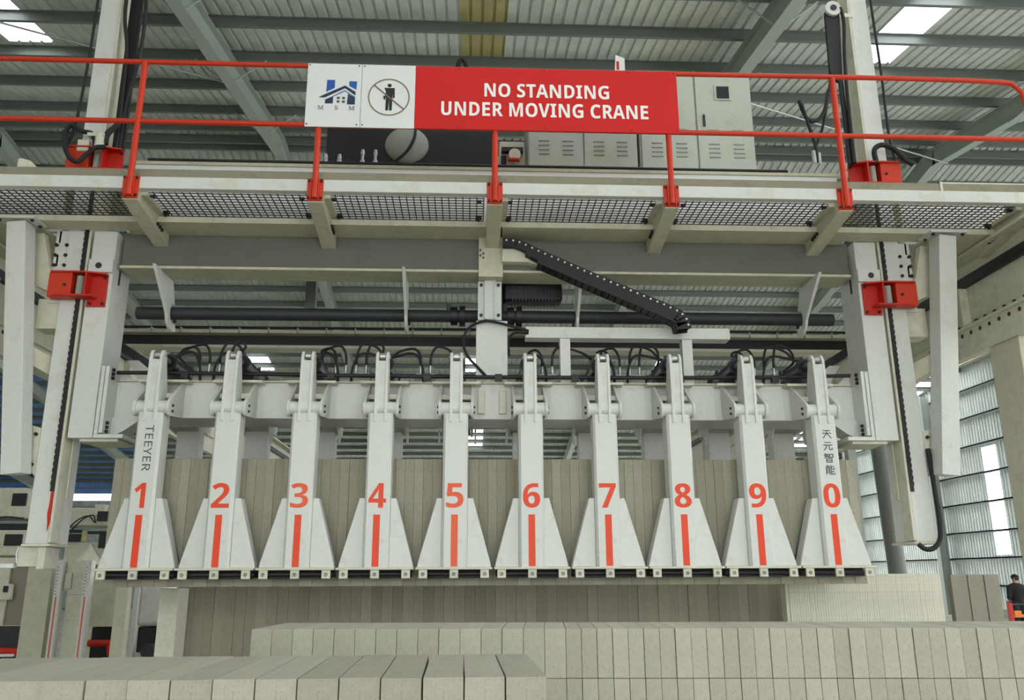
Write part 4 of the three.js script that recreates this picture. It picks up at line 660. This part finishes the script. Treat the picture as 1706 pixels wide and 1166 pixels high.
// ================================================================ BACKGROUND, LEFT
{
  const a = thing('packing_machine', 'white machine head with dark square openings at the left edge', 'machine', [-6.9, 0, -6.3]);
  part(a, 'upper_housing', [rb(-7.7, -6.6, 2.62, 3.06, -6.6, -6.0, 0.02)], M.cream); part(a, 'opening', [rb(-6.8, -6.6, 2.8, 2.98, -6.02, -5.98)], M.black);
  part(a, 'black_beam', [rb(-7.7, -6.45, 2.47, 2.55, -6.3, -6.02)], M.black);
  part(a, 'lower_housing', [rb(-7.7, -6.55, 2.1, 2.46, -6.6, -6.0, 0.02), rb(-7.6, -6.6, 0, 2.1, -6.6, -6.3, 0.02)], M.cream); part(a, 'opening', [rb(-6.82, -6.58, 2.24, 2.4, -6.01, -5.97)], M.black);
  part(a, 'cable', [tube([[-7.1, 2.75, -5.98], [-6.95, 2.64, -5.96], [-6.8, 2.64, -5.96], [-6.6, 2.62, -5.98]], 0.014, 20, 6)], M.rubber);
  const b = thing('packing_machine', 'white machine head with black bars and thin cables left of the first clamp arm', 'machine', [-5.7, 0, -6.3]);
  part(b, 'upper_housing', [rb(-6.05, -5.42, 2.52, 2.78, -6.6, -6.05, 0.02), rb(-5.6, -5.46, 2.66, 2.82, -6.1, -5.95)], M.cream); part(b, 'opening', [rb(-5.55, -5.4, 2.58, 2.72, -6.0, -5.94)], M.black);
  each(b, 'black_bar', [rb(-6.05, -5.72, 2.42, 2.46, -6.1, -5.95), rb(-6.05, -5.74, 2.3, 2.4, -6.1, -5.95), rb(-5.66, -5.4, 2.4, 2.44, -6.05, -5.95)], M.black);
  part(b, 'yellow_clip', [rb(-5.73, -5.69, 2.29, 2.45, -6.02, -5.93)], M.roofYellow);
  part(b, 'lower_housing', [rb(-6.0, -5.42, 1.95, 2.3, -6.6, -6.05, 0.02), new THREE.ConeGeometry(0.2, 0.3, 20).translate(-5.6, 2.12, -5.95), rb(-5.95, -5.5, 0, 1.95, -6.6, -6.2)], M.cream); part(b, 'opening', [rb(-5.5, -5.4, 2.2, 2.4, -6.02, -5.97)], M.black);
  each(b, 'cable', [tube([[-5.95, 2.45, -5.93], [-5.8, 2.6, -5.93], [-5.66, 2.65, -5.93], [-5.57, 2.56, -5.93]], 0.01, 20, 6), tube([[-5.88, 2.45, -5.93], [-5.72, 2.62, -5.93], [-5.6, 2.66, -5.93], [-5.55, 2.55, -5.93]], 0.01, 20, 6)], M.rubber);
  const p = thing('machine_panel', 'brown-grey machine cover panel in a white frame at the left edge', 'panel', [-5.25, 0, -3.6]);
  part(p, 'panel', [rb(-5.9, -5.03, 1.28, 1.93, -3.62, -3.58)], M.taupe); each(p, 'frame', [rb(-5.9, -5.0, 1.92, 2.02, -3.66, -3.56), rb(-5.55, -5.42, 1.28, 1.92, -3.57, -3.53)], M.cream);
  part(p, 'latch_box', [rb(-5.62, -5.34, 1.56, 1.73, -3.52, -3.44)], M.cream); part(p, 'latch', [rb(-5.41, -5.36, 1.64, 1.71, -3.45, -3.42)], M.black);
  part(p, 'base', [rb(-5.9, -5.05, 0.9, 1.27, -3.64, -3.56), rb(-5.9, -5.05, 0, 0.9, -3.64, -3.56)], M.dark); each(p, 'red_pipe', [rod([-5.7, 1.02, -3.5], [-5.1, 1.0, -3.5], 0.045, 12), rod([-5.15, 0.7, -3.5], [-5.15, 1.03, -3.5], 0.05, 12)], M.bracketRed); part(p, 'white_bar', [rb(-5.9, -5.2, 0.955, 0.985, -3.5, -3.44)], M.signWhite);
  part(p, 'cable', [tube([[-5.1, 1.3, -3.5], [-5.06, 1.45, -3.5], [-5.02, 1.42, -3.5], [-5.05, 1.2, -3.5], [-5.1, 1.05, -3.5]], 0.01, 20, 6)], M.rubber);
  solo('grey_column', [rb(-4.98, -4.72, 0, 1.95, -3.3, -3.05)], M.dusty, 'wide grey column foot below the left mast', 'column', [-4.85, 0, -3.2]);
  for (const [x, w] of [[-4.6, 'left'], [-4.3, 'right']]) {
    const r = thing('striped_frame', `white upright frame with a thin red stripe, ${w} of the pair`, 'frame', [x, 0, -3]);
    part(r, 'upright', [rb(x - 0.035, x + 0.035, 0, 1.98, -3.05, -2.95)], M.white); part(r, 'red_stripe', [bx(x - 0.006, x + 0.006, 0.5, 1.6, -2.951, -2.947)], M.print); part(r, 'scale_mark', Array.from({ length: 9 }, (_, i) => bx(x - 0.02, x - 0.01, 1.62 + i * 0.035, 1.63 + i * 0.035, -2.951, -2.947)), M.letter);
    part(r, 'foot', [bx(x - 0.08, x + 0.08, 0, 0.03, -3.1, -2.9)], M.grey);
  }
  const k = thing('lift_box', 'pale upright box between the two striped frames', 'box', [-4.45, 0, -3.1]);
  part(k, 'front', [rb(-4.54, -4.36, 0, 1.62, -3.2, -3.06)], M.cream); part(k, 'head', [rb(-4.55, -4.35, 1.66, 1.98, -3.2, -3.02), rb(-4.55, -4.48, 1.68, 1.85, -3.02, -2.99)], M.cream);
  const cyl = (name, label, cat, x, z, x0, x1) => { const c = thing(name, label, cat, [x, 0, z]); return c; };
  const g1 = thing('storage_hopper', 'pale sheet-sided hopper with a dark mouth right of the striped frames', 'hopper', [-4.35, 0, -4]);
  part(g1, 'body', [rb(-4.62, -4.28, 1.24, 1.76, -4.2, -3.9)], M.cream); part(g1, 'mouth', [rb(-4.62, -4.28, 0.86, 1.23, -4.2, -4.0)], M.black); each(g1, 'red_arm', [rod([-4.6, 1.06, -3.9], [-4.36, 1.06, -3.9], 0.04, 12), rod([-4.36, 1.08, -3.9], [-4.34, 0.92, -3.9], 0.035, 12)], M.bracketRed); part(g1, 'base', [rb(-4.7, -4.2, 0, 0.86, -4.25, -3.85)], M.cream);
  solo('grey_column', [rb(-3.99, -3.86, 0, 1.75, -3.1, -2.98)], M.dusty, 'narrow grey column between the hopper and the white panel', 'column', [-3.92, 0, -3.04]);
  const g2 = thing('storage_hopper', 'white rounded hopper with a dark mouth left of the pale end slab', 'hopper', [-3.85, 0, -4]);
  part(g2, 'body', [rb(-4.1, -3.76, 1.24, 1.8, -4.3, -3.9, 0.06)], M.white); part(g2, 'mouth', [rb(-4.08, -3.76, 0.95, 1.23, -4.2, -3.98)], M.black); part(g2, 'base', [rb(-4.1, -3.7, 0, 0.95, -4.3, -3.9)], M.cream); part(g2, 'motor', [rod([-3.85, 0.98, -3.9], [-3.85, 0.98, -3.7], 0.08, 16), bx(-3.9, -3.8, 0, 0.92, -3.85, -3.75)], M.dark);
  part(g2, 'edge_post', [rb(-4.12, -4.06, 0, 1.8, -3.9, -3.84)], M.white);
}
renderer.render(scene, camera);
